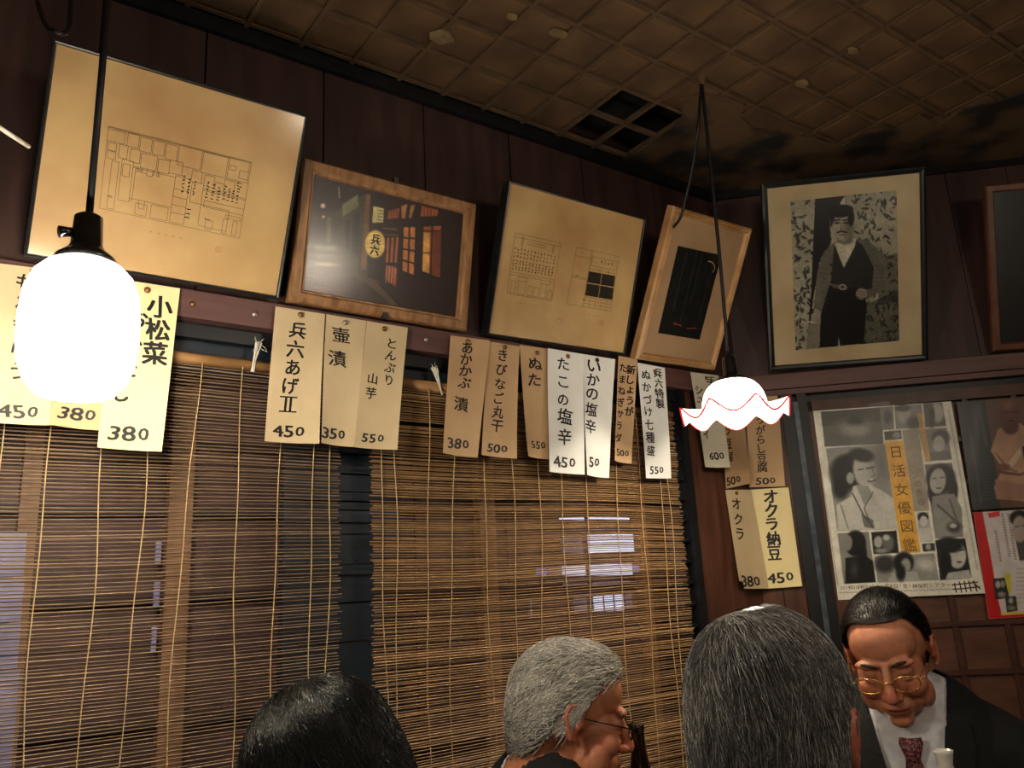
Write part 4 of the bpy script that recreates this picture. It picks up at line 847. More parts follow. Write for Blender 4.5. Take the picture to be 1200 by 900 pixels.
# ruffled lamp
d_ = ray(857, 446); tL = 1.93; c0 = CAM + d_ * tL          # top of the shade
LX, LY, LZ = c0
top = onz(822, 95, H - .01)
LP = empty('pendant_lamp', (LX, LY, LZ - .10), 'pendant lamp with ruffled white glass shade rimmed in red, hanging near the corner', 'lamp', 'glass pendant lamps')
NS = 96; prof = []
rows = []; RD = .071
for i in range(10):                                        # dome
    t = i / 9; rows.append(('d', .031 + (RD - .031) * math.sin(t * PI / 2) ** .9, -.002 - .062 * (1 - math.cos(t * PI / 2)) ** .9))
zd = rows[-1][2]
for i in range(1, 13):                                     # flared ruffle
    t = i / 12; rows.append(('r', RD + (.119 - RD) * t ** .9, zd - .004 * t, t))
V = []
def shade_pt(row, j, inner=0):
    a = 2 * PI * j / NS
    if row[0] == 'd': return np.array([LX + (row[1] - inner) * math.cos(a), LY + (row[1] - inner) * math.sin(a), LZ + row[2]])
    t = row[3]; wv = 1.0 - 2.0 * abs(math.cos(4 * a + .45)) ** 1.05; return np.array([LX + (row[1] + .006 * t * wv - inner * .3) * math.cos(a), LY + (row[1] + .006 * t * wv - inner * .3) * math.sin(a), LZ + row[2] - .006 * t + .0165 * t ** 1.3 * wv - .010 * t ** 3 * (wv < -2) - inner])
def grid_obj(name, rws, m):
    V = [shade_pt(r, j) for r in rws for j in range(NS)] + [shade_pt(r, j, .0025) for r in rws for j in range(NS)]; k = len(rws); n0 = k * NS; F = []
    for i in range(k - 1):
        for j in range(NS):
            a, b = i * NS + j, i * NS + (j + 1) % NS; F.append((a, a + NS, b + NS, b)); F.append((n0 + a, n0 + b, n0 + b + NS, n0 + a + NS))
    for e in (0, (k - 1) * NS):
        for j in range(NS): a, b = e + j, e + (j + 1) % NS; F.append((a, b, n0 + b, n0 + a))
    return obj(name, V, F, m, LP, smooth=True)
grid_obj('shade', rows[:10], m_shade); grid_obj('ruffle', rows[9:], m_ruf)
mb = MB(); loop = [shade_pt(rows[-1], j, .001) for j in range(NS + 1)]; mb.tube(loop, .0022, 6, cap=False); mb.build('rim', m_rim, LP, smooth=True)
mb = MB(); mb.lathe((LX, LY, LZ), [(.0, .058), (.011, .058), (.015, .052), (.016, .020), (.019, .010), (.034, .004), (.036, -.003), (.030, -.006), (0, -.006)], 28); mb.build('socket', m_bake, LP, smooth=True)
mb = MB(); mb.ell((LX, LY, LZ - .040), (.022, .022, .028)); mb.build('bulb', m_bulb, LP, smooth=True)
s0 = np.array([LX, LY, LZ + .056]); pts = [s0 + (top - s0) * t + np.array([.004 * math.sin(PI * t), 0, 0]) for t in np.linspace(0, 1, 14)]
MB().tube(pts, .0042, 8).build('cord', m_cord, LP, smooth=True)
cps = [pos(822, 100, 1) * 0 + top] + [pos(*p) for p in [(818, 150, 2.14), (812, 195, 2.16), (803, 235, 2.17), (797, 256, 2.19), (786, 270, 2.24), (778, 284, 2.28), (776, 300, 2.31)]]
cps = [np.array(p) for p in cps]
def smoothc(P, n=6):
    P = [2 * P[0] - P[1]] + P + [2 * P[-1] - P[-2]]; out = []
    for i in range(1, len(P) - 2):
        for k in range(n):
            t = k / n; out.append(.5 * ((2 * P[i]) + (P[i + 1] - P[i - 1]) * t + (2 * P[i - 1] - 5 * P[i] + 4 * P[i + 1] - P[i + 2]) * t * t + (3 * P[i] - P[i - 1] - 3 * P[i + 1] + P[i + 2]) * t ** 3))
    return out + [P[-2]]
MB().tube(smoothc(cps), .0038, 8).build('feed_cord', m_cord, LP, smooth=True)
mb = MB(); mb.lathe((top[0], top[1], H), [(0, -.022), (.007, -.020), (.010, -.006), (.016, 0), (.016, .003)], 16); mb.build('ceiling_rose', m_tile, LP, smooth=True)
point('pendant_bulb_light', (LX, LY, LZ - .075), 4.2, (1.0, .88, .70), .02)

# bright lamp at the left
qL = pos(100, 306, 1.24); GX, GY, GZ = qL
LG = empty('pendant_lamp', (GX, GY, GZ - .19), 'dazzling white glass pendant lamp hanging before the leftmost menu strips', 'lamp', 'glass pendant lamps')
pr = [(.020, .0), (.034, -.003), (.052, -.011), (.066, -.026), (.075, -.050), (.0785, -.085), (.0785, -.120), (.075, -.150), (.066, -.175), (.052, -.192), (.046, -.195), (.044, -.193), (.062, -.172), (.071, -.148), (.0745, -.118), (.0745, -.085), (.071, -.054), (.062, -.030), (.045, -.015), (.02, -.004)]
pr = [(r_ * .90, z_ * .93) for r_, z_ in pr]
MB().lathe(qL, pr, 48).build('shade', m_shade_hot, LG, smooth=True)
mb = MB(); mb.lathe(qL, [(0, .066), (.012, .066), (.0175, .062), (.0195, .022), (.024, .014), (.036, .004), (.040, -.004), (.030, -.008), (0, -.008)], 28); mb.tube([qL + np.array([-.018, -.004, .036]), qL + np.array([-.034, -.006, .032])], [.006, .008], 10); mb.build('socket', m_bake, LG, smooth=True)
mb = MB(); mb.ell(qL + np.array([0, 0, -.11]), (.030, .030, .04)); mb.build('bulb', m_bulb, LG, smooth=True)
MB().tube([qL + np.array([0, 0, .064]), qL + np.array([.001, .0, .3]), np.array([GX, GY, H])], .0048, 8).build('cord', m_cord, LG, smooth=True)
pt2 = smoothc([pos(35, -30, 1.9), pos(50, 22, 1.65), pos(63, 36, 1.58), pos(80, 34, 1.6), pos(84, -20, 1.7)])
tag(MB().tube(pt2, .004, 6).build('loose_cable', m_cord, base=pt2[0], smooth=True), 'slack black cable looping above the large plan', 'cable')
point('pendant_bulb_light', (GX, GY, GZ - .20), 2.0, (1.0, .88, .70), .02)

# ------------------------------------------------------------------ people
m_skin = mat('skin', (.93, .93, .93), (1, 1, 1), 60, .48, vcol=True, sss=.08, bump=.05)
m_hair = mat('hair_strands', (.9, .9, .9), (1, 1, 1), 40, .34, vcol=True)
m_suit = mat('black_wool', (.055, .058, .062), (.08, .083, .088), 140, .85, bump=.25)
m_shirt = mat('white_shirt', (.82, .82, .84), (.90, .90, .92), 60, .8)
m_trouser = mat('dark_trousers', (.07, .07, .08), (.1, .1, .11), 90, .9)
m_shoe = mat('black_shoe', (.03, .03, .03), (.05, .05, .05), 60, .3)
m_gold = mat('gold_wire', (.85, .68, .36), (.92, .76, .44), 60, .25, metal=.9)
m_wire = mat('dark_wire', (.10, .09, .08), (.16, .14, .12), 60, .3, metal=.7)
m_tie = mat('burgundy_tie', (.30, .10, .13), (.62, .42, .42), 260, .6, detail=1, lo=.50, hi=.60)
m_brow = mat('eyebrow_hair', (.12, .10, .09), (.2, .17, .15), 200, .8)

def remesh(name, mb, vox, smooth, parent, m, M, c0, painter=None, cut=None, solid=0, snap=None):
    """join the pieces of mb (local coords) into one skin, then place it with M, c0"""
    me = bpy.data.meshes.new('tmp'); me.from_pydata(mb.V, [], mb.F); o = bpy.data.objects.new('tmp', me); C.objects.link(o)
    r = o.modifiers.new('r', 'REMESH'); r.mode = 'VOXEL'; r.voxel_size = vox
    s = o.modifiers.new('s', 'SMOOTH'); s.factor = .5; s.iterations = smooth
    bpy.context.view_layer.update(); dg = bpy.context.evaluated_depsgraph_get(); ev = o.evaluated_get(dg); m2 = ev.to_mesh()
    n = len(m2.vertices); V = np.empty(n * 3); m2.vertices.foreach_get('co', V); V = V.reshape(-1, 3)
    F = [tuple(p.vertices) for p in m2.polygons]; ev.to_mesh_clear(); bpy.data.objects.remove(o); bpy.data.meshes.remove(me)
    if snap is not None: V = snap(V)
    if cut is not None:
        k = cut(V); F = [f for f in F if not all(k[i] for i in f)]
        used = np.zeros(n, bool); used[[i for f in F for i in f]] = True; mp_ = np.cumsum(used) - 1; V = V[used]; F = [tuple(mp_[i] for i in f) for f in F]
    col = painter(V) if painter is not None else None
    W = V @ np.array(M).T + c0
    ob = obj(name, W, F, m, parent, smooth=True, base=None if parent is not None else c0, col=col)
    if solid:
        sm = ob.modifiers.new('thickness', 'SOLIDIFY'); sm.thickness = solid; sm.offset = -1
    return ob
def frame_of(f, roll=0.0):
    f = f / np.linalg.norm(f); z = np.array([0, 0, 1.0]); z = z - f * (z @ f); z /= np.linalg.norm(z); x = np.cross(-f, z)
    z2 = z * math.cos(roll) + x * math.sin(roll); x2 = np.cross(-f, z2); return np.stack([x2, -f, z2], 1)      # columns = local axes

def hk(P, c, rr): # size of p on the hair ellipsoid
    d = P - c; dz = np.where(d[:, 2] > 0, d[:, 2] / rr[2], d[:, 2] / .17); return np.sqrt((d[:, 0] / rr[0]) ** 2 + (d[:, 1] / rr[1]) ** 2 + dz ** 2)
HC = np.array([0, .014, .030]); HR = np.array([.0775, .0985, .091])
def hair_mask(P, line):
    t = (P[:, 1] + .085) / .195; return P[:, 2] > np.interp(t, *line)
def make_hair(parent, M, c0, n, whorl, line, colf, length=.04, lift=.09, r=.00045, seed=0, cap_col=(.1, .1, .1), bald=0.0, volume=None, grav=.6, down=(0, 0, -1.0), jitter=.25):
    rs = np.random.RandomState(seed)
    D = rs.normal(size=(n * 3, 3)); D /= np.linalg.norm(D, axis=1)[:, None]; P = HC + D * .1; P = HC + (P - HC) / hk(P, HC, HR)[:, None]
    wv = np.array(whorl, float); wv = HC + (wv - HC) / hk(wv[None], HC, HR)[0]
    keep = hair_mask(P, line) & (P[:, 2] > -.10)
    if bald: keep &= (np.linalg.norm(P - wv, axis=1) > bald * (.3 + rs.rand(len(P)) ** .6 * 1.2))
    P = P[keep][:n]; n = len(P); K = 7
    cl = np.stack([vnoise(P[:, 0] * 70 + 9, P[:, 1] * 70 + P[:, 2] * 40, seed + k) - .5 for k in range(3)], 1)
    pts = np.zeros((n, K, 3)); pts[:, 0] = P; p = P.copy(); lf = np.zeros(n); L_ = length * rs.uniform(.6, 1.25, n)
    vol = np.ones(n) if volume is None else volume(P)
    for k in range(1, K):
        nrm = (p - HC) / HR ** 2; nrm /= np.linalg.norm(nrm, axis=1)[:, None]
        d = p - wv; dn = np.linalg.norm(d, axis=1)[:, None] + 1e-6; d = d / dn
        sw = np.cross(nrm, d) * .25; d = d + sw + np.array(down) * grav * np.clip(dn / .12, 0, 1) + cl * 1.1 + rs.normal(size=(n, 3)) * jitter * .4
        d -= nrm * np.sum(d * nrm, axis=1)[:, None]; d /= np.linalg.norm(d, axis=1)[:, None] + 1e-9
        p = p + d * (L_ / (K - 1))[:, None]; t = k / (K - 1)
        kk = hk(p, HC, HR); lv = 1 + lift * vol * (math.sin(min(1, t * 1.25) * PI / 2) * .9 + rs.uniform(0, .12, n)) * rs.uniform(.55, 1.0, n) ** .6
        q = HC + (p - HC) / kk[:, None] * lv[:, None]; pts[:, k] = q; p = HC + (q - HC) / hk(q, HC, HR)[:, None]
    T = np.gradient(pts, axis=1); T /= np.linalg.norm(T, axis=2)[..., None] + 1e-9
    a = np.cross(T, np.array([.31, .55, .77])); a /= np.linalg.norm(a, axis=2)[..., None] + 1e-9; b = np.cross(T, a)
    rad = r * np.array([1, 1.1, 1.1, 1, .9, .7, .25])[None, :, None]
    V = np.stack([pts + rad * (math.cos(q) * a + math.sin(q) * b) for q in (0, 2.094, 4.189)], 2).reshape(-1, 3)
    base = np.arange(n)[:, None, None] * K * 3 + np.arange(K - 1)[None, :, None] * 3 + np.arange(3)[None, None, :]
    nx = np.arange(n)[:, None, None] * K * 3 + np.arange(K - 1)[None, :, None] * 3 + ((np.arange(3) + 1) % 3)[None, None, :]
    F = np.stack([base, nx, nx + 3, base + 3], -1).reshape(-1, 4)
    c = colf(P, rs); cc = np.repeat(c, K * 3, axis=0)
    ob = obj('hair', V @ M.T + c0, F, m_hair, parent, smooth=True, col=lin(np.clip(cc, 0, 1)), kind='stuff')
    # close-lying layer under the strands
    V = []; idx = {}; F = []; nu, nv = 72, 44; Q = []
    for j in range(nv + 1):
        th = PI * .78 * j / nv + .001
        for i in range(nu):
            ph = 2 * PI * i / nu; Q.append([math.sin(th) * math.cos(ph), math.sin(th) * math.sin(ph), math.cos(th)])
    Q = HC + np.array(Q) * .1; Q = HC + (Q - HC) / hk(Q, HC, HR)[:, None]
    inside = hair_mask(Q, line)
    if bald: inside &= np.linalg.norm(Q - wv, axis=1) > bald
    ed = .010 + 0 * Q[:, 0]; vv = np.ones(len(Q)) if volume is None else volume(Q)
    Q = HC + (Q - HC) * (1 + lift * .42 * vv + .02 * vnoise(Q[:, 0] * 90, Q[:, 1] * 90 + Q[:, 2] * 50, 3))[:, None]
    for j in range(nv):
        for i in range(nu):
            f = (j * nu + i, (j + 1) * nu + i, (j + 1) * nu + (i + 1) % nu, j * nu + (i + 1) % nu)
            if all(inside[k] for k in f): F.append(f)
    cp = lin(np.clip(colf(Q, rs) * .55 + np.array(cap_col) * .35, 0, 1))
    obj('hair_underlayer', Q @ M.T + c0, F, m_hair, parent, smooth=True, col=cp)
    return ob

def head_parts(mb, eyes='down', fat=1.0):
    e = mb.ell
    e((0, .018, .035), (.074, .094, .085), nu=40, nv=26); e((0, .035, -.005), (.064, .070, .075), nu=32, nv=20); e((0, -.040, .045), (.062, .045, .050), nu=32, nv=20)
    e((0, -.042, -.020), (.060 * fat, .048, .062), nu=32, nv=20); e((0, -.034, -.066), (.053 * fat, .050, .042), nu=32, nv=20); e((0, -.074, -.098), (.023, .018, .017), nu=24, nv=14)
    for s in (-1, 1):
        e((s * .038 * fat, -.063, -.032), (.024, .024, .024), nu=20, nv=14); e((s * .030, -.080, .023), (.026, .012, .009), nu=20, nv=12); e((s * .048 * fat, -.045, -.06), (.018, .024, .030), nu=20, nv=12)
        e((s * .031, -.073, .003), (.0165, .0145, .0125), nu=20, nv=14); e((s * .031, -.079, -.010), (.015, .008, .005), nu=16, nv=10)
        e((s * .0125, -.099, -.039), (.0085, .011, .008), nu=14, nv=10)
        # ear: shell, helix, lobe
        mb.ell((s * .077, .014, -.004), (.0065, .018, .029), nu=16, nv=12); mb.ell((s * .080, .002, -.008), (.006, .006, .010), nu=12, nv=8)
        P = [(s * .078, -.004, -.012), (s * .081, -.003, .012), (s * .083, .008, .024), (s * .085, .022, .020), (s * .085, .027, .004), (s * .083, .021, -.014), (s * .080, .012, -.032), (s * .076, .003, -.034)]
        mb.tube(P, [.0042, .0042, .0042, .0045, .0042, .0045, .006, .005], 8)
    mb.tube([(0, -.080, .018), (0, -.094, .0), (0, -.108, -.024), (0, -.112, -.034)], [.009, .0085, .0105, .0115], 12); e((0, -.112, -.035), (.012, .011, .010), nu=18, nv=12)
    e((0, -.079, -.066), (.032, .019, .023), nu=24, nv=14); e((0, -.0945, -.0620), (.023, .0085, .0045), nu=24, nv=10); e((0, -.0925, -.0715), (.019, .0085, .0055), nu=24, nv=10)
def skin_painter(Mi, off, base, pale=1.0, closed=True):
    base = np.array(base)
    def f(V):
        P = (V - off) @ Mi; x, y, z = np.abs(P[:, 0]), P[:, 1], P[:, 2]
        c = np.tile(base, (len(V), 1))
        def blend(w_, col): 
            w_ = np.clip(w_, 0, 1)[:, None]; return c * (1 - w_) + np.array(col) * w_
        front = y < -.03
        c = blend(.30 * np.exp(-((x / .02) ** 2 + ((z + .033) / .02) ** 2)) * front, (.80, .34, .26))
        c = blend(.28 * np.exp(-(((x - .042) / .02) ** 2 + ((z + .035) / .02) ** 2)) * front, (.80, .36, .28))
        c = blend(.55 * np.exp(-((x / .020) ** 4 + ((z + .0665) / .0075) ** 4)) * front, (.62, .27, .24))
        c = blend(.8 * np.exp(-((x / .021) ** 4 + ((z + .0668) / .0016) ** 2)) * front, (.25, .10, .09))
        c = blend(.75 * np.exp(-(((x - .031) / .0135) ** 4 + ((z + .0035 + 2.0 * (x - .031) ** 2 * 10) / .0016) ** 2)) * front, (.12, .07, .06))
        c = blend(.30 * np.exp(-(((x - .031) / .018) ** 2 + ((z - .000) / .012) ** 2)) * front, (.50, .28, .22))
        c = blend(.35 * np.exp(-(((x - .010) / .004) ** 2 + ((z + .047) / .003) ** 2)) * (y < -.09), (.2, .08, .07))
        c = blend(.35 * (x > .070) * (np.abs(z) < .04) * (np.abs(y - .012) < .04), (.78, .38, .30))
        n_ = vnoise(P[:, 0] * 120, P[:, 2] * 120 + P[:, 1] * 60, 2)[:, None]; return lin(np.clip(c * (.94 + .10 * n_), 0, 1))
    return f

EC = np.array([0, -.003, -.225]); ER = np.array([.195, .118, .30])
def front(x, z, g=0.0):
    r = ER + g; k = 1 - (x / r[0]) ** 2 - ((z - EC[2]) / r[2]) ** 2; return EC[1] - r[1] * math.sqrt(max(k, 0.0))
def torso(mb, g, arms=True, el=None, wr=None):
    mb.ell(EC, ER + g, nu=40, nv=28); mb.ell((0, .0, -.50), (.165 + g, .118 + g, .12 + g), nu=32, nv=18)
    for s in (-1, 1):
        mb.ell((s * .152, .0, -.085), (.068 + g, .060 + g, .058 + g), nu=24, nv=16); mb.tube([(0, .018, .015), (s * .07, .012, -.020), (s * .155, .004, -.070)], [.040 + g, .046 + g, .048 + g], 14)
        if arms:
            e_ = el[s]; w_ = wr[s]; mb.tube([(s * .175, 0, -.085), tuple((np.array((s * .175, 0, -.085)) + e_) / 2 + np.array([s * .008, 0, 0])), tuple(e_)], [.056 + g, .050 + g, .042 + g], 16)
            mb.ell(e_, .043 + g, nu=16, nv=12); w2 = np.array(w_) if g == 0 else e_ + (np.array(w_) - e_) * .93
            mb.tube([tuple(e_), tuple((e_ + w2) / 2), tuple(w2)], [.041 + g, .038 + g, .028 + g], 14)
def flat_hand(mb, w_, d, s):
    """relaxed hand at wrist w_, pointing along d, palm down"""
    d = np.array(d, float); d /= np.linalg.norm(d); up = np.array([0, 0, 1.0]); sd = np.cross(d, up); sd /= np.linalg.norm(sd); up = np.cross(sd, d)
    c = np.array(w_) + d * .048; mb.ell(c, (.040, .046, .014), M=np.stack([sd, d, up], 1), nu=18, nv=12); mb.tube([w_, c], [.026, .024], 10)
    for k, (o_, ln) in enumerate(zip((-.030, -.010, .010, .029), (.066, .076, .072, .056))):
        a = c + d * .036 + sd * o_ * s; q = [a, a + d * ln * .4 + up * .004, a + d * ln * .75 - up * .006, a + d * ln - up * .022]; mb.tube(q, [.0095, .0090, .0082, .0068], 8); mb.ell(q[-1], .0068, nu=8, nv=6)
    a = c - sd * .030 * s - d * .020; q = [a, a - sd * s * .022 + d * .020 - up * .004, a - sd * s * .030 + d * .048 - up * .008]; mb.tube(q, [.012, .011, .008], 8); mb.ell(q[-1], .008, nu=8, nv=6)

def person(label, hc, f, roll, tf, lean, skin, hairk, opening=False, vox=.0035, glasses=None, tie=False, hold=None, neck_off=(0, .032, -.105), fat=1.0, side=0.0):
    hc = np.array(hc); Mh = frame_of(np.array(f, float), roll); Mt0 = frame_of(np.array([tf[0], tf[1], 0.0])); Mt = Mt0 @ Rx(lean)
    nb_w = hc + Mh @ np.array(neck_off) + Mt @ np.array([side, .012, -.028])
    toT = lambda W: (np.array(W) - nb_w) @ Mt                      # world -> torso local (rows)
    mb = MB(); hd = MB(); head_parts(hd, fat=fat)
    mb.add([tuple(v) for v in (np.array(hd.V) @ Mh.T + hc - nb_w) @ Mt], hd.F)
    h1 = toT(hc + Mh @ np.array([0, .012, -.045])); mb.tube([tuple(h1), tuple(h1 * .45 + np.array([0, .004, -.005])), (0, .012, -.03)], [.050, .052, .062], 20)
    el = {s: np.array([s * .235, -.08, -.33]) for s in (-1, 1)}; wr = {s: np.array([s * .13, -.32, -.33]) for s in (-1, 1)}
    if hold is not None:
        hw = toT(hold); wr[1] = hw + np.array([.045, .055, -.020]); el[1] = np.array([.245, -.06, -.30])
    torso(mb, 0.0, True, el, wr)
    for s in (-1, 1):
        if hold is not None and s == 1:
            hw = toT(hold); mb.ell(hw + np.array([.034, .022, -.004]), (.016, .034, .042), M=Rz(-.5), nu=18, nv=12); mb.tube([tuple(wr[1]), tuple(hw + np.array([.036, .028, -.005]))], [.027, .024], 10)
            for k in range(4):
                zz_ = .028 - k * .019; r_ = .041 - .001 * k; P = [tuple(hw + np.array([r_ * math.cos(a), r_ * math.sin(a), zz_])) for a in np.linspace(.35, 2.75 - .12 * k, 8)]; mb.tube(P, [.010, .0098, .0095, .009, .0088, .0084, .008, .007], 8)
            P = [tuple(hw + np.array([(.040 + .004 * (i == 0)) * math.cos(a), .040 * math.sin(a), .036 + .002 * i])) for i, a in enumerate(np.linspace(0.1, -1.7, 6))]; mb.tube(P, [.013, .012, .0115, .011, .010, .008], 8)
        else: flat_hand(mb, wr[s], (-s * .45, -1, -.05), s)
    Mi = (Mt.T @ Mh); off = toT(hc)
    body = remesh('person', mb, vox, 3, None, m_skin, Mt, nb_w, painter=skin_painter(Mi, off, skin))
    # hips and base sit on the seat: origin stays at the neck, as one figure
    tag(body, label, 'person')
    # clothes
    js_ = MB(); torso(js_, .012, True, el, wr)
    js_.tube([(math.cos(a) * .070, .018 + math.sin(a) * .066, -.010 + .022 * math.sin(a)) for a in np.linspace(-.9, PI + .9, 20)], [.012] * 20, 8)
    vz = -.36
    def snapf(V):
        V = V.copy(); xl = (.070 if opening else .060) * (V[:, 2] - vz) / (-vz); near = (V[:, 1] < .0) & (V[:, 2] > vz) & (np.abs(np.abs(V[:, 0]) - xl) < .0052)
        V[near, 0] = (np.sign(V[:, 0]) * (xl - 1e-5))[near]
        rr_ = np.hypot(V[:, 0], V[:, 1] - .012); nr = (np.abs(rr_ - .060) < .0056) & (V[:, 2] > -.075) & ~near; k = .05999 / np.maximum(rr_, 1e-6)
        V[nr, 0] *= k[nr]; V[nr, 1] = .012 + (V[nr, 1] - .012) * k[nr]; return V
    cutf = (lambda V: (V[:, 1] < .0) & (np.abs(V[:, 0]) < .070 * (V[:, 2] - vz) / (-vz) ) & (V[:, 2] > vz)) if opening else (lambda V: (V[:, 1] < .0) & (np.abs(V[:, 0]) < .060 * (V[:, 2] - vz) / (-vz)) & (V[:, 2] > vz))
    def snaps(V):
        V = V.copy(); rr_ = np.hypot(V[:, 0], V[:, 1] - .012); nr = (np.abs(rr_ - .052) < .006) & (V[:, 2] > -.02); k = .05199 / np.maximum(rr_, 1e-6)
        V[nr, 0] *= k[nr]; V[nr, 1] = .012 + (V[nr, 1] - .012) * k[nr]; return V
    ck = lambda V: cutf(V) | ((V[:, 0] ** 2 + (V[:, 1] - .012) ** 2 < .060 ** 2) & (V[:, 2] > -.075))
    remesh('jacket', js_, .006, 4, body, m_suit, Mt, nb_w, cut=ck, solid=.003, snap=snapf)
    sh = MB(); torso(sh, .004, False); 
    for s in (-1, 1): sh.tube([tuple(el[s] + (wr[s] - el[s]) * .86), tuple(el[s] + (wr[s] - el[s]) * .97)], [.036, .033], 14)
    remesh('shirt', sh, .007, 4, body, m_shirt, Mt, nb_w, snap=snaps, cut=lambda V: (V[:, 0] ** 2 + (V[:, 1] - .012) ** 2 < .052 ** 2) & (V[:, 2] > -.02) & (np.abs(V[:, 0]) < .055))
    TW = lambda p: Mt @ np.array(p) + nb_w
    # shirt collar: standing band and two points
    V = []; F = []; n = 28
    for i in range(n + 1):
        a = -PI / 2 + .22 + (2 * PI - .44) * i / n; c_, s_ = math.cos(a), math.sin(a); back = (s_ + 1) / 2
        for r_, z_ in ((.066, -.036), (.0605, .006 + .028 * back), (.0645, .008 + .028 * back), (.074, -.030 + .006 * back)): V.append(TW((r_ * c_, .010 + r_ * s_ * 1.02, z_ - .012)))
    for i in range(n):
        for k in range(4): a, b = i * 4 + k, i * 4 + (k + 1) % 4; F.append((a, b, b + 4, a + 4))
    obj('collar', V, F, m_shirt, body, smooth=True)
    for s in (-1, 1):
        pts = [(s * .012, -.058, -.006), (s * .050, -.036, .000), (s * .062, -.060, -.045), (s * .040, front(.040, -.085) - .008, -.092)]
        V = [TW(p) for p in pts] + [TW((p[0], p[1] + .003, p[2])) for p in pts]; obj('collar_point', V, [(0, 1, 2, 3), (4, 7, 6, 5), (0, 4, 5, 1), (1, 5, 6, 2), (2, 6, 7, 3), (3, 7, 4, 0)], m_shirt, body)
        # lapel
        pts = []; N_ = 9
        for i in range(N_):
            t = i / (N_ - 1); z_ = -.012 - (-vz - .012) * t; xi = (.070 if opening else .06) * (z_ - vz) / (-vz) - .003; wd = .052 * math.sin(PI * min(1, (1 - t) * 1.6 + .05) / 2) * (1 if t > .02 else .8) + .002
            for q in (xi, xi + wd): pts.append((s * q, min(front(q, z_, .012), -.045 if z_ > -.06 else 0) - (.010 if q == xi else .007), z_))
        V = [TW(p) for p in pts] + [TW((p[0], p[1] + .004, p[2])) for p in pts]; o2 = 2 * N_
        F = [(2 * i, 2 * i + 1, 2 * i + 3, 2 * i + 2) for i in range(N_ - 1)]; F += [tuple(k + o2 for k in f[::-1]) for f in F]
        F += [(2 * i, 2 * i + 2, 2 * i + 2 + o2, 2 * i + o2) for i in range(N_ - 1)] + [(2 * i + 1, 2 * i + 3, 2 * i + 3 + o2, 2 * i + 1 + o2) for i in range(N_ - 1)]
        obj('lapel', V, F, m_suit, body)
    V = []; F = []; n = 30
    for i in range(n + 1):
        a = -PI / 2 + .75 + (2 * PI - 1.5) * i / n; c_, s_ = math.cos(a), math.sin(a); back = (s_ + 1) / 2
        for r_, z_ in ((.074, -.050), (.070, -.010 + .016 * back), (.076, -.006 + .016 * back), (.092, -.040 + .010 * back)): V.append(TW((r_ * c_ * 1.04, .012 + r_ * s_, z_ - .006)))
    for i in range(n):
        for k in range(4): a, b = i * 4 + k, i * 4 + (k + 1) % 4; F.append((a, b, b + 4, a + 4))
    F += [(3, 2, 1, 0), (n * 4, n * 4 + 1, n * 4 + 2, n * 4 + 3)]
    obj('jacket_collar', V, F, m_suit, body, smooth=True)
    if tie:
        V = []; prof = [(-.030, .019, .020), (-.040, .021, .023), (-.066, .012, .020), (-.072, .013, .014), (-.10, .018, .011), (-.16, .024, .010), (-.25, .032, .009), (-.36, .038, .008)]
        for z_, hw_, g_ in prof:
            y = min(front(0, z_), -.062) - g_
            for k, (a, b) in enumerate([(-1, .004), (-.6, 0), (0, -.004), (.6, 0), (1, .004)]): V.append(TW((a * hw_, y + b, z_)))
        F = [(i * 5 + j, i * 5 + j + 1, (i + 1) * 5 + j + 1, (i + 1) * 5 + j) for i in range(len(prof) - 1) for j in range(4)]
        t_ = obj('tie', V, F, m_tie, body, smooth=True); s_ = t_.modifiers.new('t', 'SOLIDIFY'); s_.thickness = .004; s_.offset = 0
    # trousers and shoes: vertical from the hips, feet on the floor
    hip = nb_w + Mt @ np.array([0, 0, -.55]); hip[2] = max(hip[2], .40); tr = MB(); sho = MB(); f2 = -Mt0[:, 1]; x2 = Mt0[:, 0]
    for s in (-1, 1):
        h_ = hip + x2 * s * .085; k_ = hip + x2 * s * .11 + f2 * .36; a_ = np.array([*(k_ + f2 * .02)[:2], .09]); k_[2] = hip[2] + .01
        tr.tube([h_, (h_ + k_) / 2, k_, (k_ + a_) / 2, a_], [.085, .075, .062, .055, .05], 14); tr.ell(k_, .062)
        sho.ell(a_ + f2 * .06 + np.array([0, 0, -.055]), (.045, .13, .035), M=np.stack([x2, f2, np.array([0, 0, 1.0])], 1)); sho.ell(a_ + np.array([0, 0, -.03]), (.042, .05, .05), M=np.eye(3))
    remesh('trousers', tr, .012, 3, body, m_trouser, np.eye(3), np.zeros(3)); 
    n8 = len(sho.V) // 2; nf = len(sho.F) // 2
    for k in range(2): obj('shoe', sho.V[k * n8:(k + 1) * n8], [tuple(i - k * n8 for i in f) for f in sho.F[k * nf:(k + 1) * nf]], m_shoe, body, smooth=True)
    SEATS.append((hip, hip[2] - .085)); HW = lambda p: Mh @ np.array(p) + hc
    for s in (-1, 1):
        mb = MB(); mb.tube([HW(p) for p in [(s * .014, -.0915, .020), (s * .026, -.0935, .026), (s * .040, -.087, .026), (s * .052, -.074, .019)]], [.0022, .0036, .0032, .0014], 8); mb.build('eyebrow', hairk.get('brow', m_brow), body, smooth=True)
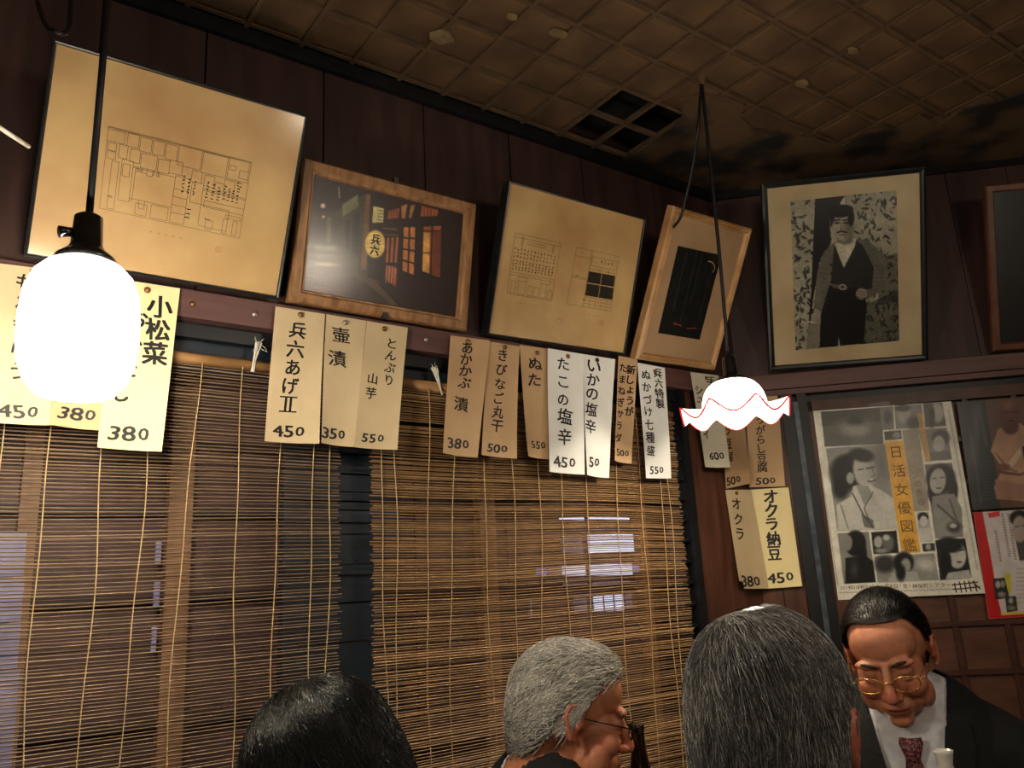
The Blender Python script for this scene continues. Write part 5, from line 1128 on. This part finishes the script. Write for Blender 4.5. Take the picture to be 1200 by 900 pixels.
    if glasses:
        gm, zc, rx, rz, yo = glasses; gl = obj('spectacles', *(lambda m_: (m_.V, m_.F))(MB().tube([HW((-.012, yo + .001, zc + .003)), HW((0, yo - .004, zc + .007)), HW((.012, yo + .001, zc + .003))], .0012, 6)), gm, body, smooth=True)
        for s in (-1, 1):
            P = [HW((s * .034 + rx * math.copysign(abs(math.cos(a)) ** .85, math.cos(a)), yo + .006 * abs(math.cos(a)) * (math.cos(a) * s > 0), zc + rz * math.copysign(abs(math.sin(a)) ** .85, math.sin(a)))) for a in np.linspace(0, 2 * PI, 29)]
            MB().tube(P, .0013, 6, cap=False).build('rim', gm, gl, smooth=True)
            cpt = HW((s * .034, yo, zc)); V = [cpt] + P[:-1]; obj('lens', V, [(0, 1 + i, 1 + (i + 1) % 28) for i in range(28)], m_lens, gl)
            MB().tube([HW((s * (.034 + rx), yo + .006, zc + .004)), HW((s * .070, yo + .020, zc + .006)), HW((s * .079, -.02, .004)), HW((s * .081, .012, .006)), HW((s * .081, .024, -.008))], .0012, 6).build('temple', gm, gl, smooth=True)
    make_hair(body, Mh, hc, **{k: v for k, v in hairk.items() if k != 'brow'})
    return body, nb_w, Mt

SEATS = []
def view(px, py, dist):
    p = pos(px, py, dist); v = p - CAM; v[2] = 0; v /= np.linalg.norm(v); r = np.cross(v, [0, 0, 1.0]); return p, v, r
def face(v, r, yaw, pitch):        # yaw 0 = away from the camera, +90 = image right, 180 = towards it ; pitch>0 looks down
    h = v * math.cos(math.radians(yaw)) + r * math.sin(math.radians(yaw)); return h * math.cos(math.radians(pitch)) - np.array([0, 0, 1.0]) * math.sin(math.radians(pitch))
LN = ([0, .2, .34, .44, .54, .66, .8, 1.0], [.080, .070, .040, -.010, .030, -.035, -.065, -.075])
LN_hi = ([0, .12, .26, .36, .46, .54, .66, .8, 1.0], [.078, .094, .088, .045, -.005, .030, -.035, -.065, -.075])

# man in glasses facing us, right
p4, v4, r4 = view(1043, 766, 1.93)
fl_top = pos(1105, 879, 1.50); fl_base = fl_top - np.array([0, 0, .165])
def col4(P, rs):
    g_ = rs.rand(len(P)); top = np.clip((P[:, 2] - .075) / .03, 0, 1) * np.clip((-P[:, 1] - .0) / .05, 0, 1) * (np.abs(P[:, 0] + .012) < .020); c = .05 + .05 * g_ + .16 * top * g_; return np.stack([c * 1.1, c, c * .95], 1)
person('man in gold-rimmed glasses, black suit and burgundy tie, looking down', p4, face(v4, r4, 188, 24), -.08, face(v4, r4, 184, 0)[:2], .16, (.80, .53, .40),
       dict(n=7000, whorl=(.0, -.10, .09), line=LN_hi, colf=col4, length=.045, lift=.10, r=.0005, seed=4, cap_col=(.04, .04, .04), grav=.15, down=(0, .6, -.8), jitter=.5), opening=True, vox=.0030, glasses=(m_gold, -.008, .0235, .0155, -.108), tie=True, hold=fl_base + np.array([0, 0, .055]), fat=1.06)
# grey-haired man in profile
p2, v2, r2 = view(670, 838, 1.63)
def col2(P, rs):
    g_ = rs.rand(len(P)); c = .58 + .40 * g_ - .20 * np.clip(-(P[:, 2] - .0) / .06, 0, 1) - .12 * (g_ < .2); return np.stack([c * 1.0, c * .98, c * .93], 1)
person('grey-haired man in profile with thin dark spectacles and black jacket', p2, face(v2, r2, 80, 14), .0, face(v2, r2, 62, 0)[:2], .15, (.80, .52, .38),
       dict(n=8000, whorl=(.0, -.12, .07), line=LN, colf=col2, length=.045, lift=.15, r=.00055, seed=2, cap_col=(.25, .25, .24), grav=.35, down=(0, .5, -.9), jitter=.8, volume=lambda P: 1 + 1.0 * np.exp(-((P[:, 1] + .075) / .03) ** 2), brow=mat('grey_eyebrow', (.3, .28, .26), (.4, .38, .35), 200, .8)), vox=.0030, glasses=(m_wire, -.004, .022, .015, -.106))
# back of a grey head, centre right
p3, v3, r3 = view(908, 862, .97)
def col3(P, rs):
    g_ = rs.rand(len(P)); c = .30 + .30 * g_ + .22 * (g_ > .78); return np.stack([c, c * .98, c * .96], 1)
person('man with thinning grey hair seen from behind, centre right foreground', p3, face(v3, r3, 18, 20), .02, face(v3, r3, 14, 0)[:2], .20, (.74, .45, .36),
       dict(n=16000, whorl=(.012, .055, .105), line=LN, colf=col3, length=.050, lift=.10, r=.00036, seed=3, cap_col=(.14, .14, .14), bald=.012, grav=1.1, jitter=.45), vox=.0045)
# black-haired man, bowed head, lower left
p1, v1, r1 = view(380, 926, 1.15)
def col1(P, rs):
    g_ = rs.rand(len(P)); c = .035 + .04 * g_; return np.stack([c, c, c * 1.02], 1)
person('black-haired man with bowed head seen from above behind, lower left', p1, face(v1, r1, -52, 38), .0, face(v1, r1, -35, 0)[:2], .22, (.72, .48, .36),
       dict(n=12000, whorl=(.0, .045, .105), line=LN, colf=col1, length=.050, lift=.12, r=.0004, seed=1, cap_col=(.03, .03, .03), grav=.8, jitter=.4), vox=.0045)

# sake flask held by the man in the tie
m_porc = mat('white_porcelain', (.82, .81, .78), (.88, .87, .84), 30, .2, coat=.6)
MBf = MB().lathe(fl_base, [(0, .002), (.026, 0), (.031, .006), (.035, .04), (.034, .075), (.026, .105), (.0125, .132), (.0105, .146), (.0130, .160), (.0142, .165), (.0125, .1655), (.0095, .155), (.008, .13), (0, .12)], 32)
tag(MBf.build('sake_flask', m_porc, base=fl_base, smooth=True), 'small white porcelain sake flask held below the burgundy tie', 'flask')
# beer bottle beside the profile face
bt = onz(746, 849, .965); TBZ = bt[2] - .27
m_bottle = mat('brown_bottle_glass', (.10, .05, .03), (.14, .07, .04), 20, .12, coat=.6)
b_ = MB().lathe((bt[0], bt[1], TBZ), [(0, 0), (.030, 0), (.033, .004), (.033, .14), (.030, .165), (.018, .20), (.0140, .225), (.0125, .252), (.0128, .262), (.0140, .262), (.0140, .270), (.011, .270), (0, .258)], 28)
tag(b_.build('beer_bottle', m_bottle, base=(bt[0], bt[1], TBZ), smooth=True), 'dark brown glass bottle neck beside the grey-haired man in profile', 'bottle')
m_table = mat('worn_table_wood', (.34, .22, .13), (.45, .3, .18), 8, .4, stretch=(1, 5, 1), bump=.1)
TX0, TX1, TY0, TY1 = 1.06, 1.44, .72, 1.30; tt = empty('dining_table', ((TX0 + TX1) / 2, (TY0 + TY1) / 2, 0), 'low worn wooden table under the brown bottle', 'table')
MB().box(((TX0 + TX1) / 2, (TY0 + TY1) / 2, TBZ - .015), ((TX1 - TX0) / 2, 0, 0), (0, (TY1 - TY0) / 2, 0), (0, 0, .0148)).build('tabletop', m_table, tt)
for sx in (0, 1):
    for sy in (0, 1): MB().box(((TX0 + .03, TX1 - .03)[sx], (TY0 + .03, TY1 - .03)[sy], (TBZ - .03) / 2), (.02, 0, 0), (0, .02, 0), (0, 0, (TBZ - .03) / 2)).build('leg', m_table, tt)
for who, lab in zip(SEATS, ['low wooden stool under the man in the burgundy tie', 'low wooden stool under the grey-haired man in profile', 'low wooden stool under the man seen from behind', 'low wooden stool under the black-haired man']):
    hp, sh_ = who; st_ = empty('stool', (hp[0], hp[1], 0), lab, 'stool', 'stools under the guests'); MB().box((hp[0], hp[1], sh_ - .015), (.15, 0, 0), (0, .15, 0), (0, 0, .015)).build('seat', m_table, st_)
    for sx in (-1, 1):
        for sy in (-1, 1): MB().box((hp[0] + .12 * sx, hp[1] + .12 * sy, (sh_ - .03) / 2), (.018, 0, 0), (0, .018, 0), (0, 0, (sh_ - .03) / 2)).build('leg', m_table, st_)
print('POS', p1, p2, p3, p4, 'bottle', bt, 'flask', fl_base)
